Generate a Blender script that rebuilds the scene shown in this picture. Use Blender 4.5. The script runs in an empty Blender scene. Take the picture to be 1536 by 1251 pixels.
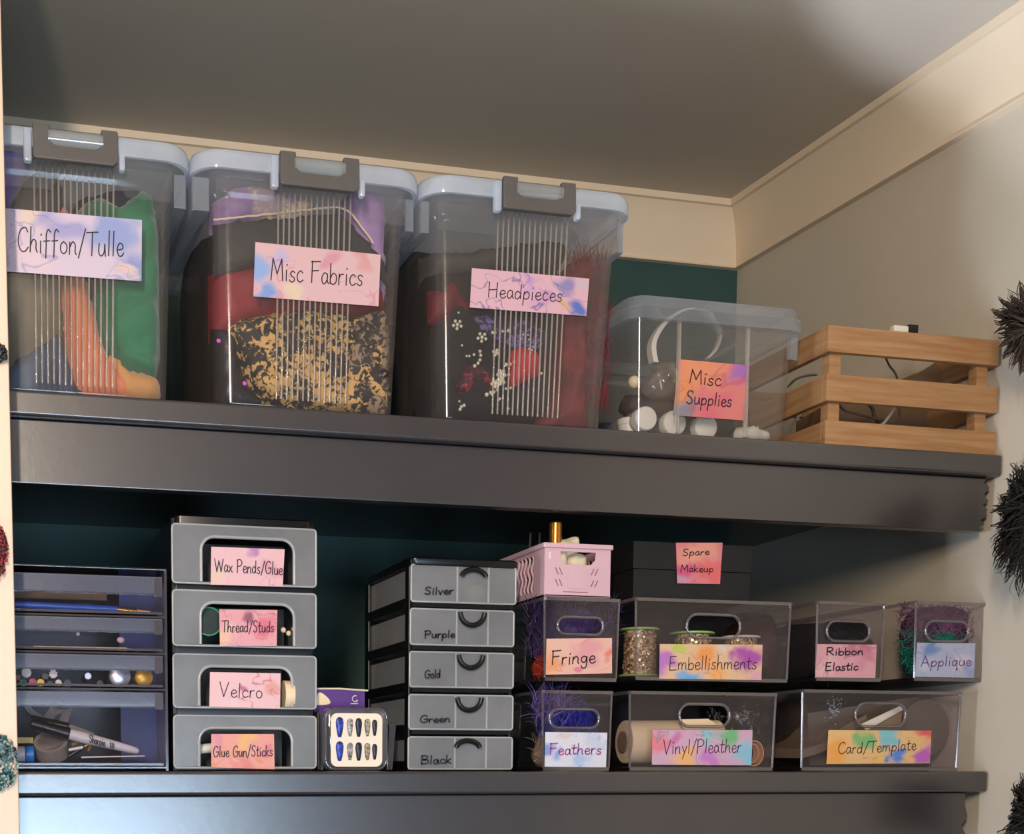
import bpy, bmesh, math, random
from mathutils import Vector, Matrix, noise
from mathutils.geometry import delaunay_2d_cdt, tessellate_polygon
random.seed(7)
S = bpy.context.scene
COL = S.collection
PI = math.pi
EYE = 1.45                      # the camera's height; the lower shelf is level with it

# ------------------------------------------------------------------ camera
FPX, CX, CY = 2050.0, 470.0, 1351.0
PITCH = math.atan(194 / FPX)
YAW = math.atan(520 * math.cos(PITCH) / FPX)
FW = Vector((math.sin(YAW) * math.cos(PITCH), math.cos(YAW) * math.cos(PITCH), -math.sin(PITCH)))
RT = Vector((math.cos(YAW), -math.sin(YAW), 0))
UP = RT.cross(FW)
camd = bpy.data.cameras.new('camera')
cam = bpy.data.objects.new('camera', camd)
COL.objects.link(cam)
cam.matrix_world = Matrix.Translation((0, 0, EYE)) @ Matrix((RT, UP, -FW)).transposed().to_4x4()
camd.sensor_width = 36
camd.lens = FPX / 1536 * 36
camd.shift_x = (768 - CX) / 1536
camd.shift_y = (CY - 625.5) / 1536
camd.clip_start = 0.05
S.camera = cam

def V(px, py, Y):
    """the point of the plane at depth Y that the photograph shows at this pixel"""
    r = FW + RT * ((px - CX) / FPX) - UP * ((py - CY) / FPX)
    r = r * (Y / r.y)
    return Vector((r.x, Y, r.z + EYE))

# ------------------------------------------------------------------ light
S.view_settings.view_transform = 'Standard'
S.view_settings.look = 'None'
S.view_settings.exposure = 0.0
S.view_settings.gamma = 1.0
S.view_settings.use_curve_mapping = False
S.cycles.transparent_max_bounces = 32
S.cycles.max_bounces = 8
S.cycles.diffuse_bounces = 3
W = bpy.data.worlds.new('room_air'); S.world = W; W.use_nodes = True
W.node_tree.nodes['Background'].inputs[0].default_value = (0.86, 0.88, 1.0, 1)
W.node_tree.nodes['Background'].inputs[1].default_value = 0.155

def area(name, loc, target, sx, sy, power, color, spread=PI):
    l = bpy.data.lights.new(name, 'AREA'); l.shape = 'RECTANGLE'; l.size = sx; l.size_y = sy
    l.energy = power; l.color = color; l.spread = spread
    o = bpy.data.objects.new(name, l); COL.objects.link(o)
    loc = Vector(loc) + Vector((0, 0, EYE)); target = Vector(target) + Vector((0, 0, EYE))
    o.location = loc; o.rotation_euler = (target - loc).to_track_quat('-Z', 'Y').to_euler()
    return o
area('warm_lamp', (-0.32, -0.45, 0.62), (0.7, 1.7, 0.3), 0.09, 0.54, 35, (1.0, 0.84, 0.68))
area('side_window_light', (-1.7, 1.33, -0.10), (1.3, 1.5, 0.4), 0.30, 0.6, 30, (0.70, 0.82, 1.0))
area('rear_window_light', (0.15, -1.5, -0.34), (0.10, 1.6, -0.05), 1.3, 0.60, 6.5, (0.58, 0.78, 1.0), math.radians(60))
sp = bpy.data.lights.new('ceiling_patch_spot', 'SPOT'); sp.energy = 150; sp.color = (0.76, 0.84, 1.0)  # added spot that throws the cool bright patch on the ceiling
sp.spot_size = math.radians(20); sp.spot_blend = 0.12; sp.shadow_soft_size = 0.04
so = bpy.data.objects.new('ceiling_patch_spot', sp); COL.objects.link(so)
so.location = (0.55, 0.2, EYE - 0.6)
so.rotation_euler = (Vector((1.27, 1.29, EYE + 0.96)) - Vector(so.location)).to_track_quat('-Z', 'Y').to_euler()

# ------------------------------------------------------------------ materials
def newmat(name):
    m = bpy.data.materials.new(name); m.use_nodes = True
    nt = m.node_tree; nt.nodes.clear()
    out = nt.nodes.new('ShaderNodeOutputMaterial')
    return m, nt, out
def lin(c):
    return tuple(((v / 255) / 12.92 if v / 255 <= 0.04045 else ((v / 255 + 0.055) / 1.055) ** 2.4) for v in c) + (1,)
def rgbmix(nt, fac, a, b, bt='MIX'):
    n = nt.nodes.new('ShaderNodeMix'); n.data_type = 'RGBA'; n.blend_type = bt
    for sock, v in ((n.inputs[0], fac), (n.inputs[6], a), (n.inputs[7], b)):
        if isinstance(v, (int, float, tuple)): sock.default_value = v
        else: nt.links.new(v, sock)
    return n.outputs[2]
def math_(nt, op, a, b=0.0, c=None):
    n = nt.nodes.new('ShaderNodeMath'); n.operation = op
    for k, v in enumerate((a, b, c)):
        if v is None: continue
        if isinstance(v, (int, float)): n.inputs[k].default_value = v
        else: nt.links.new(v, n.inputs[k])
    return n.outputs[0]
def noise_tex(nt, scale, detail=3, rough=0.5, vec=None, dist=0.0, stretch=None):
    n = nt.nodes.new('ShaderNodeTexNoise'); n.inputs['Scale'].default_value = scale
    n.inputs['Detail'].default_value = detail; n.inputs['Roughness'].default_value = rough
    n.inputs['Distortion'].default_value = dist
    if vec is None:
        tc = nt.nodes.new('ShaderNodeTexCoord'); vec = tc.outputs['Object']
    if stretch:
        mp = nt.nodes.new('ShaderNodeMapping'); mp.inputs['Scale'].default_value = stretch
        nt.links.new(vec, mp.inputs[0]); vec = mp.outputs[0]
    nt.links.new(vec, n.inputs['Vector'])
    return n
def ramp(nt, fac, stops):
    n = nt.nodes.new('ShaderNodeValToRGB'); e = n.color_ramp.elements
    while len(e) < len(stops): e.new(0.5)
    for k, (p, c) in enumerate(stops): e[k].position = p; e[k].color = c
    nt.links.new(fac, n.inputs[0]); return n.outputs[0]
def paint(name, col, rough=0.6, var=0.08, scale=6, bump=0.0, bscale=60, metal=0.0, ior=1.45, stretch=None, sheen=0.0, col2=None, dist=0.0, coat=0.0):
    m, nt, out = newmat(name)
    p = nt.nodes.new('ShaderNodeBsdfPrincipled'); nt.links.new(p.outputs[0], out.inputs[0])
    c = lin(col)
    c2 = lin(col2) if col2 else tuple(v * (1 - 2.2 * var) for v in c[:3]) + (1,)
    nz = noise_tex(nt, scale, 4, 0.55, stretch=stretch, dist=dist)
    f = ramp(nt, nz.outputs[0], ((0.35, (0, 0, 0, 1)), (0.65, (1, 1, 1, 1))))
    nt.links.new(rgbmix(nt, f, c, c2), p.inputs['Base Color'])
    p.inputs['Roughness'].default_value = rough; p.inputs['Metallic'].default_value = metal
    p.inputs['IOR'].default_value = ior; p.inputs['Sheen Weight'].default_value = sheen
    p.inputs['Coat Weight'].default_value = coat
    if bump:
        b = nt.nodes.new('ShaderNodeBump'); b.inputs['Strength'].default_value = bump; b.inputs['Distance'].default_value = 0.002
        n2 = noise_tex(nt, bscale, 5, 0.6, stretch=stretch)
        nt.links.new(n2.outputs[0], b.inputs['Height']); nt.links.new(b.outputs[0], p.inputs['Normal'])
    return m
def clear(name, tint=(0.95, 0.95, 0.95), haze=0.06, hazecol=(200, 205, 210), gloss=0.05, grough=0.04, power=4.0, edge=0.6, trans=0.5):
    """thin transparent plastic sheet: see-through, a little milky, with a facing-dependent sheen"""
    m, nt, out = newmat(name)
    t = nt.nodes.new('ShaderNodeBsdfTransparent'); t.inputs[0].default_value = tint + (1,)
    d = nt.nodes.new('ShaderNodeBsdfDiffuse'); d.inputs[0].default_value = lin(hazecol)
    tl = nt.nodes.new('ShaderNodeBsdfTranslucent'); tl.inputs[0].default_value = lin(hazecol)
    md = nt.nodes.new('ShaderNodeMixShader'); md.inputs[0].default_value = trans
    nt.links.new(d.outputs[0], md.inputs[1]); nt.links.new(tl.outputs[0], md.inputs[2])
    lw = nt.nodes.new('ShaderNodeLayerWeight'); lw.inputs[0].default_value = 0.5
    fp = math_(nt, 'POWER', lw.outputs['Facing'], power)
    nz = noise_tex(nt, 9, 4, 0.6)
    hz = math_(nt, 'MULTIPLY', math_(nt, 'ADD', nz.outputs[0], 0.5), haze)
    hz = math_(nt, 'ADD', hz, math_(nt, 'MULTIPLY', fp, haze * 2.0))
    m1 = nt.nodes.new('ShaderNodeMixShader'); nt.links.new(hz, m1.inputs[0])
    nt.links.new(t.outputs[0], m1.inputs[1]); nt.links.new(md.outputs[0], m1.inputs[2])
    g = nt.nodes.new('ShaderNodeBsdfGlossy'); g.inputs['Roughness'].default_value = grough
    gf = math_(nt, 'ADD', math_(nt, 'MULTIPLY', fp, edge), gloss)
    m2 = nt.nodes.new('ShaderNodeMixShader'); nt.links.new(gf, m2.inputs[0])
    nt.links.new(m1.outputs[0], m2.inputs[1]); nt.links.new(g.outputs[0], m2.inputs[2])
    nt.links.new(m2.outputs[0], out.inputs[0])
    return m
def watercolour(name, base, blobs, aspect=2.0, seed=0.0, vein=None, vein_amt=0.6):
    """marbled ink paper; blobs are (u, v, radius, colour) washes on the card's own surface"""
    m, nt, out = newmat(name)
    p = nt.nodes.new('ShaderNodeBsdfPrincipled'); nt.links.new(p.outputs[0], out.inputs[0])
    p.inputs['Roughness'].default_value = 0.45
    uv = nt.nodes.new('ShaderNodeUVMap'); uv.uv_map = 'UVMap'
    mp = nt.nodes.new('ShaderNodeMapping'); mp.inputs['Scale'].default_value = (aspect, 1, 1); mp.inputs['Location'].default_value = (0, 0, seed)
    nt.links.new(uv.outputs[0], mp.inputs[0])
    nz = noise_tex(nt, 1.3, 2, 0.5, vec=mp.outputs[0], dist=0.5)
    sub = nt.nodes.new('ShaderNodeVectorMath'); sub.operation = 'SUBTRACT'; sub.inputs[1].default_value = (0.5, 0.5, 0.5)
    nt.links.new(nz.outputs['Color'], sub.inputs[0])
    sc = nt.nodes.new('ShaderNodeVectorMath'); sc.operation = 'SCALE'; sc.inputs['Scale'].default_value = 1.1
    nt.links.new(sub.outputs[0], sc.inputs[0])
    ad = nt.nodes.new('ShaderNodeVectorMath'); ad.operation = 'ADD'
    nt.links.new(mp.outputs[0], ad.inputs[0]); nt.links.new(sc.outputs[0], ad.inputs[1])
    flat = nt.nodes.new('ShaderNodeVectorMath'); flat.operation = 'MULTIPLY'; flat.inputs[1].default_value = (1, 1, 0)
    nt.links.new(ad.outputs[0], flat.inputs[0])
    base = tuple(v * .93 for v in base); col = lin(base)
    for (u, v, r, c) in blobs:
        ds = nt.nodes.new('ShaderNodeVectorMath'); ds.operation = 'DISTANCE'; ds.inputs[1].default_value = (u * aspect, v, 0)
        nt.links.new(flat.outputs[0], ds.inputs[0])
        mr = nt.nodes.new('ShaderNodeMapRange'); mr.interpolation_type = 'SMOOTHSTEP'
        mr.inputs['From Min'].default_value = r * 1.35; mr.inputs['From Max'].default_value = r * 0.4
        nt.links.new(ds.outputs['Value'], mr.inputs[0])
        col = rgbmix(nt, mr.outputs[0], col, lin(tuple(v * .93 for v in c)))
    n2 = noise_tex(nt, 0.75, 2, 0.5, vec=ad.outputs[0], dist=0.8)
    v_ = math_(nt, 'ABSOLUTE', math_(nt, 'SUBTRACT', n2.outputs[0], 0.5))
    vm = nt.nodes.new('ShaderNodeMapRange'); vm.inputs['From Min'].default_value = 0.010; vm.inputs['From Max'].default_value = 0.0
    vm.inputs['To Max'].default_value = vein_amt
    nt.links.new(v_, vm.inputs[0])
    col = rgbmix(nt, vm.outputs[0], col, lin(vein or tuple(int(x * 0.7) for x in base)))
    nt.links.new(col, p.inputs['Base Color'])
    return m
def speckle(name, a, b, scale=90, thr=0.5, rough=0.7, soft=0.04, metal=0.0):
    m, nt, out = newmat(name)
    p = nt.nodes.new('ShaderNodeBsdfPrincipled'); nt.links.new(p.outputs[0], out.inputs[0])
    n1 = noise_tex(nt, scale, 2, 0.5, dist=0.8)
    n2 = noise_tex(nt, scale * 0.22, 2, 0.5)
    s = math_(nt, 'ADD', n1.outputs[0], math_(nt, 'MULTIPLY', math_(nt, 'SUBTRACT', n2.outputs[0], 0.5), 0.7))
    f = ramp(nt, s, ((thr - soft, (0, 0, 0, 1)), (thr + soft, (1, 1, 1, 1))))
    nt.links.new(rgbmix(nt, f, lin(a), lin(b)), p.inputs['Base Color'])
    p.inputs['Roughness'].default_value = rough; p.inputs['Metallic'].default_value = metal
    return m

M = {}
M['wall'] = paint('wall_paint', (204, 193, 174), 0.75, 0.03, 2.5, 0.15, 120)
M['ceil'] = paint('ceiling_paint', (208, 198, 182), 0.8, 0.04, 1.5, 0.1, 100)
M['cornice'] = paint('cornice_paint', (232, 213, 186), 0.6, 0.03, 3, 0.08, 80)
M['green'] = paint('dark_green_paint', (50, 80, 77), 0.55, 0.10, 5, 0.15, 90)
M['shelf'] = paint('charcoal_satin_paint', (54, 48, 49), 0.27, 0.06, 14, 0.06, 55, ior=1.95)
M['peach'] = paint('peach_door_paint', (228, 200, 174), 0.5, 0.02, 3)
M['black'] = paint('black_plastic', (16, 15, 16), 0.28, 0.1, 20)
M['blackcard'] = paint('black_card', (20, 18, 19), 0.6, 0.15, 20, 0.2, 200)
M['ink'] = paint('marker_ink', (36, 26, 40), 0.5, 0.1, 30)
M['inkp'] = paint('purple_ink', (104, 66, 128), 0.5, 0.1, 30)
M['inkr'] = paint('pink_ink', (176, 66, 120), 0.5, 0.3, 10, col2=(120, 60, 130))
M['bin'] = clear('clear_bin_plastic', (0.95, 0.95, 0.95), 0.075, (226, 212, 204), 0.05, 0.12, 4, 0.4)
M['lid'] = clear('milky_lid_plastic', (0.84, 0.86, 0.9), 0.85, (228, 236, 248), 0.06, 0.12, 4, 0.4)
M['lidthin'] = clear('milky_thin_plastic', (0.86, 0.88, 0.9), 0.26, (214, 220, 228), 0.05, 0.10, 4, 0.4)
M['collar'] = clear('collar_plastic', (0.95, 0.95, 0.95), 0.05, (214, 214, 220), 0.03, 0.1, 4, 0.3)
M['ridge'] = clear('ridge_plastic', (0.9, 0.9, 0.9), 0.34, (232, 222, 212), 0.09, 0.08, 3, 0.5)
M['latch'] = paint('grey_latch_plastic', (96, 92, 88), 0.32, 0.05, 20)
M['latchbar'] = clear('glossy_clear_bar', (0.85, 0.87, 0.88), 0.45, (225, 228, 224), 0.2, 0.08, 2.5, 0.6)
M['acryl'] = clear('clear_acrylic_sheet', (0.93, 0.91, 0.93), 0.014, (180, 165, 172), 0.035, 0.03, 4, 0.5)
M['acrylf'] = clear('clear_acrylic_front', (0.92, 0.90, 0.92), 0.026, (190, 174, 182), 0.035, 0.05, 4, 0.5)
M['acredge'] = clear('acrylic_edge', (0.62, 0.58, 0.62), 0.16, (200, 185, 188), 0.16, 0.10, 2, 0.5)
M['acrdark'] = clear('dark_acrylic_base', (0.22, 0.20, 0.22), 0.10, (110, 100, 108), 0.08, 0.06, 3, 0.4)
M['frost'] = clear('frosted_drawer_plastic', (0.62, 0.62, 0.62), 0.42, (214, 214, 216), 0.04, 0.25, 4, 0.3)
M['frostedge'] = clear('frosted_drawer_rim', (0.55, 0.55, 0.55), 0.75, (230, 230, 230), 0.08, 0.2, 3, 0.3)
M['recess_shade'] = clear('shaded_recess_plastic', (0.42, 0.42, 0.43), 0.22, (170, 170, 172), 0.05, 0.15, 4, 0.3)
M['case'] = clear('glassy_case', (0.8, 0.8, 0.84), 0.14, (190, 194, 206), 0.10, 0.06, 2.2, 0.7)
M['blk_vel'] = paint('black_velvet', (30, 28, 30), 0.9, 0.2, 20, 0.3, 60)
M['wood'] = paint('pale_crate_wood', (178, 137, 96), 0.6, 0.10, 7, 0.25, 30, stretch=(1.2, 1, 16), col2=(156, 112, 70))
M['white'] = paint('white_plastic', (226, 218, 206), 0.4, 0.03, 10)
M['cream'] = paint('cream_vinyl', (236, 212, 172), 0.4, 0.04, 6)
M['pinkp'] = paint('pink_plastic', (214, 174, 184), 0.42, 0.03, 8, sheen=0.1)
M['gold'] = paint('gold_metal', (214, 150, 70), 0.25, 0.06, 12, metal=0.9)
M['silver'] = paint('silver_metal', (196, 198, 206), 0.28, 0.05, 14, metal=0.8)

# ------------------------------------------------------------------ mesh building
class MB:
    def __init__(s): s.v = []; s.f = []; s.uv = None
    def add(s, vs, fs):
        b = len(s.v); s.v += [tuple(x) for x in vs]; s.f += [tuple(b + i for i in f) for f in fs]; return s
    def box(s, x0, x1, y0, y1, z0, z1):
        return s.add([(x, y, z) for z in (z0, z1) for y in (y0, y1) for x in (x0, x1)],
                     [(0, 2, 3, 1), (4, 5, 7, 6), (0, 1, 5, 4), (2, 6, 7, 3), (0, 4, 6, 2), (1, 3, 7, 5)])
    def hexa(s, p):   # eight corners: 0-3 the front face counterclockwise, 4-7 the same corners at the back
        return s.add(p, [(0, 1, 2, 3), (7, 6, 5, 4), (0, 4, 5, 1), (1, 5, 6, 2), (2, 6, 7, 3), (3, 7, 4, 0)])
    def quadslab(s, tl, tr, br, bl, t):
        n = (Vector(tr) - Vector(tl)).cross(Vector(bl) - Vector(tl)).normalized() * -t
        if n.y < 0: n = -n
        f = [Vector(bl), Vector(br), Vector(tr), Vector(tl)]
        return s.hexa(f + [q + n for q in f])
    def rings(s, rs, cap0=True, cap1=True, closed=True):
        n = len(rs[0]); b = len(s.v)
        for r in rs: s.v += [tuple(x) for x in r]
        for k in range(len(rs) - 1):
            for i in range(n if closed else n - 1):
                j = (i + 1) % n
                s.f.append((b + k * n + i, b + k * n + j, b + (k + 1) * n + j, b + (k + 1) * n + i))
        if cap0: s.f.append(tuple(b + i for i in reversed(range(n))))
        if cap1: s.f.append(tuple(b + (len(rs) - 1) * n + i for i in range(n)))
        return s
    def tube(s, path, r, n=6, closed=False, flat=1.0):
        P = [Vector(p) for p in path]; m = len(P); rs = []
        up = None
        for i, p in enumerate(P):
            if closed: t = P[(i + 1) % m] - P[i - 1]
            else: t = P[min(i + 1, m - 1)] - P[max(i - 1, 0)]
            t.normalize()
            if up is None: up = Vector((0, 0, 1)) if abs(t.z) < 0.9 else Vector((0, 1, 0))
            a = t.cross(up)
            if a.length < 1e-5: a = t.orthogonal()
            a.normalize(); up = a.cross(t).normalized()
            rr = r[i] if isinstance(r, (list, tuple)) else r
            rs.append([p + a * math.cos(2 * PI * k / n) * rr + up * math.sin(2 * PI * k / n) * rr * flat for k in range(n)])
        if closed: rs.append(rs[0])
        return s.rings(rs, not closed, not closed)
    def cyl(s, p0, p1, r0, r1=None, n=20, bev=0.0):
        p0, p1 = Vector(p0), Vector(p1); r1 = r0 if r1 is None else r1
        t = (p1 - p0).normalized(); a = t.orthogonal().normalized(); b = t.cross(a)
        def ring(c, r): return [c + (a * math.cos(2 * PI * k / n) + b * math.sin(2 * PI * k / n)) * r for k in range(n)]
        rs = [ring(p0, r0), ring(p1, r1)]
        if bev: rs = [ring(p0, r0 - bev), ring(p0 + t * bev, r0), ring(p1 - t * bev, r1), ring(p1, r1 - bev)]
        return s.rings(rs)
    def lathe(s, c, axis, prof, n=24):   # prof: (distance along axis, radius)
        c = Vector(c); t = Vector(axis).normalized(); a = t.orthogonal().normalized(); b = t.cross(a)
        return s.rings([[c + t * h + (a * math.cos(2 * PI * k / n) + b * math.sin(2 * PI * k / n)) * r for k in range(n)] for h, r in prof])
    def ball(s, c, r, n=6, m=4, sq=(1, 1, 1)):
        c = Vector(c)
        rs = [[c + Vector((math.cos(2 * PI * k / n) * math.sin(PI * j / m) * sq[0], math.sin(2 * PI * k / n) * math.sin(PI * j / m) * sq[1], -math.cos(PI * j / m) * sq[2])) * r
               for k in range(n)] for j in range(m + 1)]
        rs[0] = [q + Vector((0, 0, 1e-5)) for q in rs[0]]
        return s.rings(rs, False, False)
    def blade(s, path, w, side):   # thin tapering strand
        n = len(path); b = len(s.v); side = Vector(side).normalized()
        for i, p in enumerate(path):
            k = w * (1 - 0.85 * i / (n - 1)); s.v += [tuple(Vector(p) - side * k), tuple(Vector(p) + side * k)]
        for i in range(n - 1): s.f.append((b + 2 * i, b + 2 * i + 1, b + 2 * i + 3, b + 2 * i + 2))
        return s

def rrect(x0, x1, y0, y1, r, z, n=5):
    out = []
    for cx_, cy_, a0 in ((x1 - r, y1 - r, 0), (x0 + r, y1 - r, PI / 2), (x0 + r, y0 + r, PI), (x1 - r, y0 + r, 1.5 * PI)):
        for k in range(n + 1):
            a = a0 + PI / 2 * k / n; out.append((cx_ + r * math.cos(a), cy_ + r * math.sin(a), z))
    return out
ROOTS = []       # (root, first of its kind)
PLACED = set()
def build(name, mb, mat, parent=None, smooth=False, bevel=0.0, loc=None, rot=None, angle=40, seg=2):
    me = bpy.data.meshes.new(name)
    me.from_pydata(mb.v, [], mb.f); me.update()
    if mb.uv:
        ul = me.uv_layers.new(name='UVMap')
        for l in me.loops: ul.data[l.index].uv = mb.uv[l.vertex_index]
    bm = bmesh.new(); bm.from_mesh(me)
    bmesh.ops.recalc_face_normals(bm, faces=bm.faces)
    if bevel:
        bmesh.ops.remove_doubles(bm, verts=bm.verts, dist=1e-6)
        bmesh.ops.bevel(bm, geom=[e for e in bm.edges if e.is_manifold and e.calc_face_angle(0) > 0.5], offset=bevel, segments=seg, affect='EDGES', profile=0.5, clamp_overlap=True)
    bm.to_mesh(me); bm.free()
    if smooth or bevel:
        for p in me.polygons: p.use_smooth = True
        try: me.set_sharp_from_angle(angle=math.radians(angle))
        except Exception: pass
    me.materials.append(M[mat] if isinstance(mat, str) else mat)
    o = bpy.data.objects.new(name, me); COL.objects.link(o)
    if bevel:
        wn = o.modifiers.new('weighted', 'WEIGHTED_NORMAL'); wn.keep_sharp = True; wn.weight = 90
    if parent is not None: o.parent = parent
    if loc is not None:
        o.location = loc; PLACED.add(o.name)
        if rot is not None: o.rotation_euler = rot
    return o
def tag(o, label, cat, group=None, first=None, kind=None):
    o['label'] = label; o['category'] = cat
    if group: o['group'] = group
    if kind: o['kind'] = kind
    ROOTS.append((o, first or o)); return o
def thing(name, label, cat, group=None):
    o = bpy.data.objects.new(name, None); COL.objects.link(o); o.empty_display_size = 0.02
    return tag(o, label, cat, group)
def single(name, mb, mat, label, cat, group=None, **k):
    return tag(build(name, mb, mat, None, **k), label, cat, group)
def struct(name, mb, mat, **k):
    o = build(name, mb, mat, **k); o['kind'] = 'structure'; return o
def copy_thing(o, delta, label, group=None):
    r = o.copy(); COL.objects.link(r); r['label'] = label; r.location = Vector(delta)
    if group: r['group'] = group
    for ch in list(o.children):
        c = ch.copy(); COL.objects.link(c); c.parent = r
        for g in ch.children:
            d = g.copy(); COL.objects.link(d); d.parent = c
    ROOTS.append((r, o)); return r
def finish():
    """put every thing's origin at the middle of its base"""
    bpy.context.view_layer.update()
    firsts = {}
    for r, f in ROOTS:
        if f is r:
            pts = []
            for o in [f] + list(f.children_recursive):
                if o.type == 'MESH':
                    mw = o.matrix_world
                    pts += [mw @ Vector(c) for c in o.bound_box]
            c = Vector(((min(p.x for p in pts) + max(p.x for p in pts)) / 2, (min(p.y for p in pts) + max(p.y for p in pts)) / 2, min(p.z for p in pts)))
            firsts[f.name] = c
            done = set()
            for o in [f] + list(f.children_recursive):
                if o.type == 'MESH' and o.name not in PLACED and o.data.name not in done:
                    done.add(o.data.name); o.data.transform(Matrix.Translation(-c)); o.data.update()
    for r, f in ROOTS:
        c = firsts[f.name]; r.location = Vector(r.location) + c
        for o in r.children_recursive:
            if o.name in PLACED: o.location = Vector(o.location) - c

# ------------------------------------------------------------------ shapes used again and again
def smooth_path(pts, n=5, closed=False):
    P = [Vector(p) for p in pts]; m = len(P); out = []
    if m < 3 and not closed: return P
    for i in range(m if closed else m - 1):
        if closed: a, b, c, d = P[i - 1], P[i], P[(i + 1) % m], P[(i + 2) % m]
        else: a, b, c, d = P[max(i - 1, 0)], P[i], P[i + 1], P[min(i + 2, m - 1)]
        for k in range(n):
            t = k / n
            out.append(0.5 * ((2 * b) + (c - a) * t + (2 * a - 5 * b + 4 * c - d) * t * t + (3 * b - a - 3 * c + d) * t ** 3))
    if not closed: out.append(P[-1])
    return out
ZONE = 0; CLX = []
def lump_mb(px, Y, depth, R=0.02, wr=0.004, fs=30, step=0.006, round_=True, stretch=(1, 1), seed=0.0, jag=0.0, lean=0.0):
    """a cushion of cloth whose front outline is given in photograph pixels at depth Y"""
    if round_: px = [(p.x, p.y) for p in smooth_path([Vector((a, b, 0)) for a, b in px], 4, True)]
    Y -= ZONE
    P = [V(a, b, Y) for a, b in px]
    if CLX: P = [Vector((CLX[0] if a < CLX[2] or q.x < CLX[0] else CLX[1] if a > CLX[3] or q.x > CLX[1] else q.x, q.y, q.z)) for (a, b), q in zip(px, P)]
    P = [q for i, q in enumerate(P) if (q - P[i - 1]).length > 1e-4]
    poly = []
    for i in range(len(P)):
        a, b = P[i], P[(i + 1) % len(P)]
        k = max(1, int((b - a).length / step))
        for j in range(k):
            q = a.lerp(b, j / k)
            if jag: q = q + Vector((noise.noise(q * 160 + Vector((seed, 0, 0))), 0, noise.noise(q * 160 + Vector((0, seed, 9))))) * jag
            poly.append(Vector((q.x, q.z)))
    n = len(poly)
    x0, x1 = min(p.x for p in poly), max(p.x for p in poly); z0, z1 = min(p.y for p in poly), max(p.y for p in poly)
    def inside(q):
        c = False
        for i in range(n):
            a, b = poly[i], poly[i - 1]
            if (a.y > q.y) != (b.y > q.y) and q.x < (b.x - a.x) * (q.y - a.y) / (b.y - a.y) + a.x: c = not c
        return c
    def dist(q): return math.sqrt(min((p - q).length_squared for p in poly))
    vs = list(poly); D = [0.0] * n
    x = x0 + step / 2; row = 0
    while x < x1:
        z = z0 + (step / 2 if row % 2 else 0)
        while z < z1:
            q = Vector((x, z))
            if inside(q):
                d = dist(q)
                if d > step * 0.55: vs.append(q); D.append(d)
            z += step
        x += step * 0.9; row += 1
    r = delaunay_2d_cdt(vs, [], [list(range(n))], 1, 1e-7)
    cv, cf, orig = r[0], r[2], r[3]
    mb = MB(); N = len(cv); front = []; back = []
    for i, q in enumerate(cv):
        d = D[orig[i][0]] if orig[i] else 0.0
        t = min(d / R, 1.0); h = math.sqrt(max(0, 1 - (1 - t) ** 2))
        nz = noise.fractal(Vector((q.x * fs * stretch[0] + seed, seed * 1.7, q.y * fs * stretch[1])), 0.9, 2.0, 3)
        nz += 0.8 * (1 - 2 * abs(noise.noise(Vector((q.x * fs * 0.7 * stretch[0] - seed, 3.1, q.y * fs * 0.7 * stretch[1])))))
        y = Y + depth * 0.5 * (1 - h) + nz * wr * min(1, d / (R * 0.4) + 0.15) + lean * (q.y - z0)
        front.append((q.x, y, q.y)); back.append((q.x, Y + depth * 0.5 + depth * 0.5 * h + lean * (q.y - z0), q.y))
    mb.v = front + back
    bd = {}
    for f in cf:
        mb.f.append(tuple(f)); mb.f.append(tuple(N + i for i in reversed(f)))
        for a, b in zip(f, f[1:] + f[:1]): bd[(a, b)] = 1
    for (a, b) in list(bd):
        if (b, a) not in bd: mb.f.append((b, a, N + a, N + b))
    return mb
def lump(name, px, Y, depth, mat, label, cat='fabric', group=None, **k):
    return single(name, lump_mb(px, Y, depth, **k), mat, label, cat, group, smooth=True, angle=80)
def strands_mb(roots, n, length, w, spread, droop=0.0, curl=0.5, seg=5, seed=1, base=(0, -0.2, 0)):
    """roots: list of (point, direction)"""
    rnd = random.Random(seed); mb = MB()
    for i in range(n):
        p, d = roots[rnd.randrange(len(roots))] if not callable(roots) else roots(rnd)
        p = Vector(p) + Vector([rnd.uniform(-1, 1) * spread * 0.35 for _ in range(3)])
        d = (Vector(d).normalized() + Vector([rnd.gauss(0, spread * 10) * 0.3 for _ in range(3)]))
        d.normalize(); L = length * rnd.uniform(0.5, 1.1); cv = Vector([rnd.gauss(0, curl) for _ in range(3)])
        path = []; q = p.copy()
        for s in range(seg + 1):
            path.append(q.copy()); d = (d + cv * (1.0 / seg) + Vector((0, 0, -droop / seg))).normalized(); q = q + d * (L / seg)
        mb.blade(path, w * rnd.uniform(0.6, 1.3), d.cross(Vector((rnd.uniform(-0.4, 0.4), 1, rnd.uniform(-.4, .4)))))
    return mb

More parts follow.
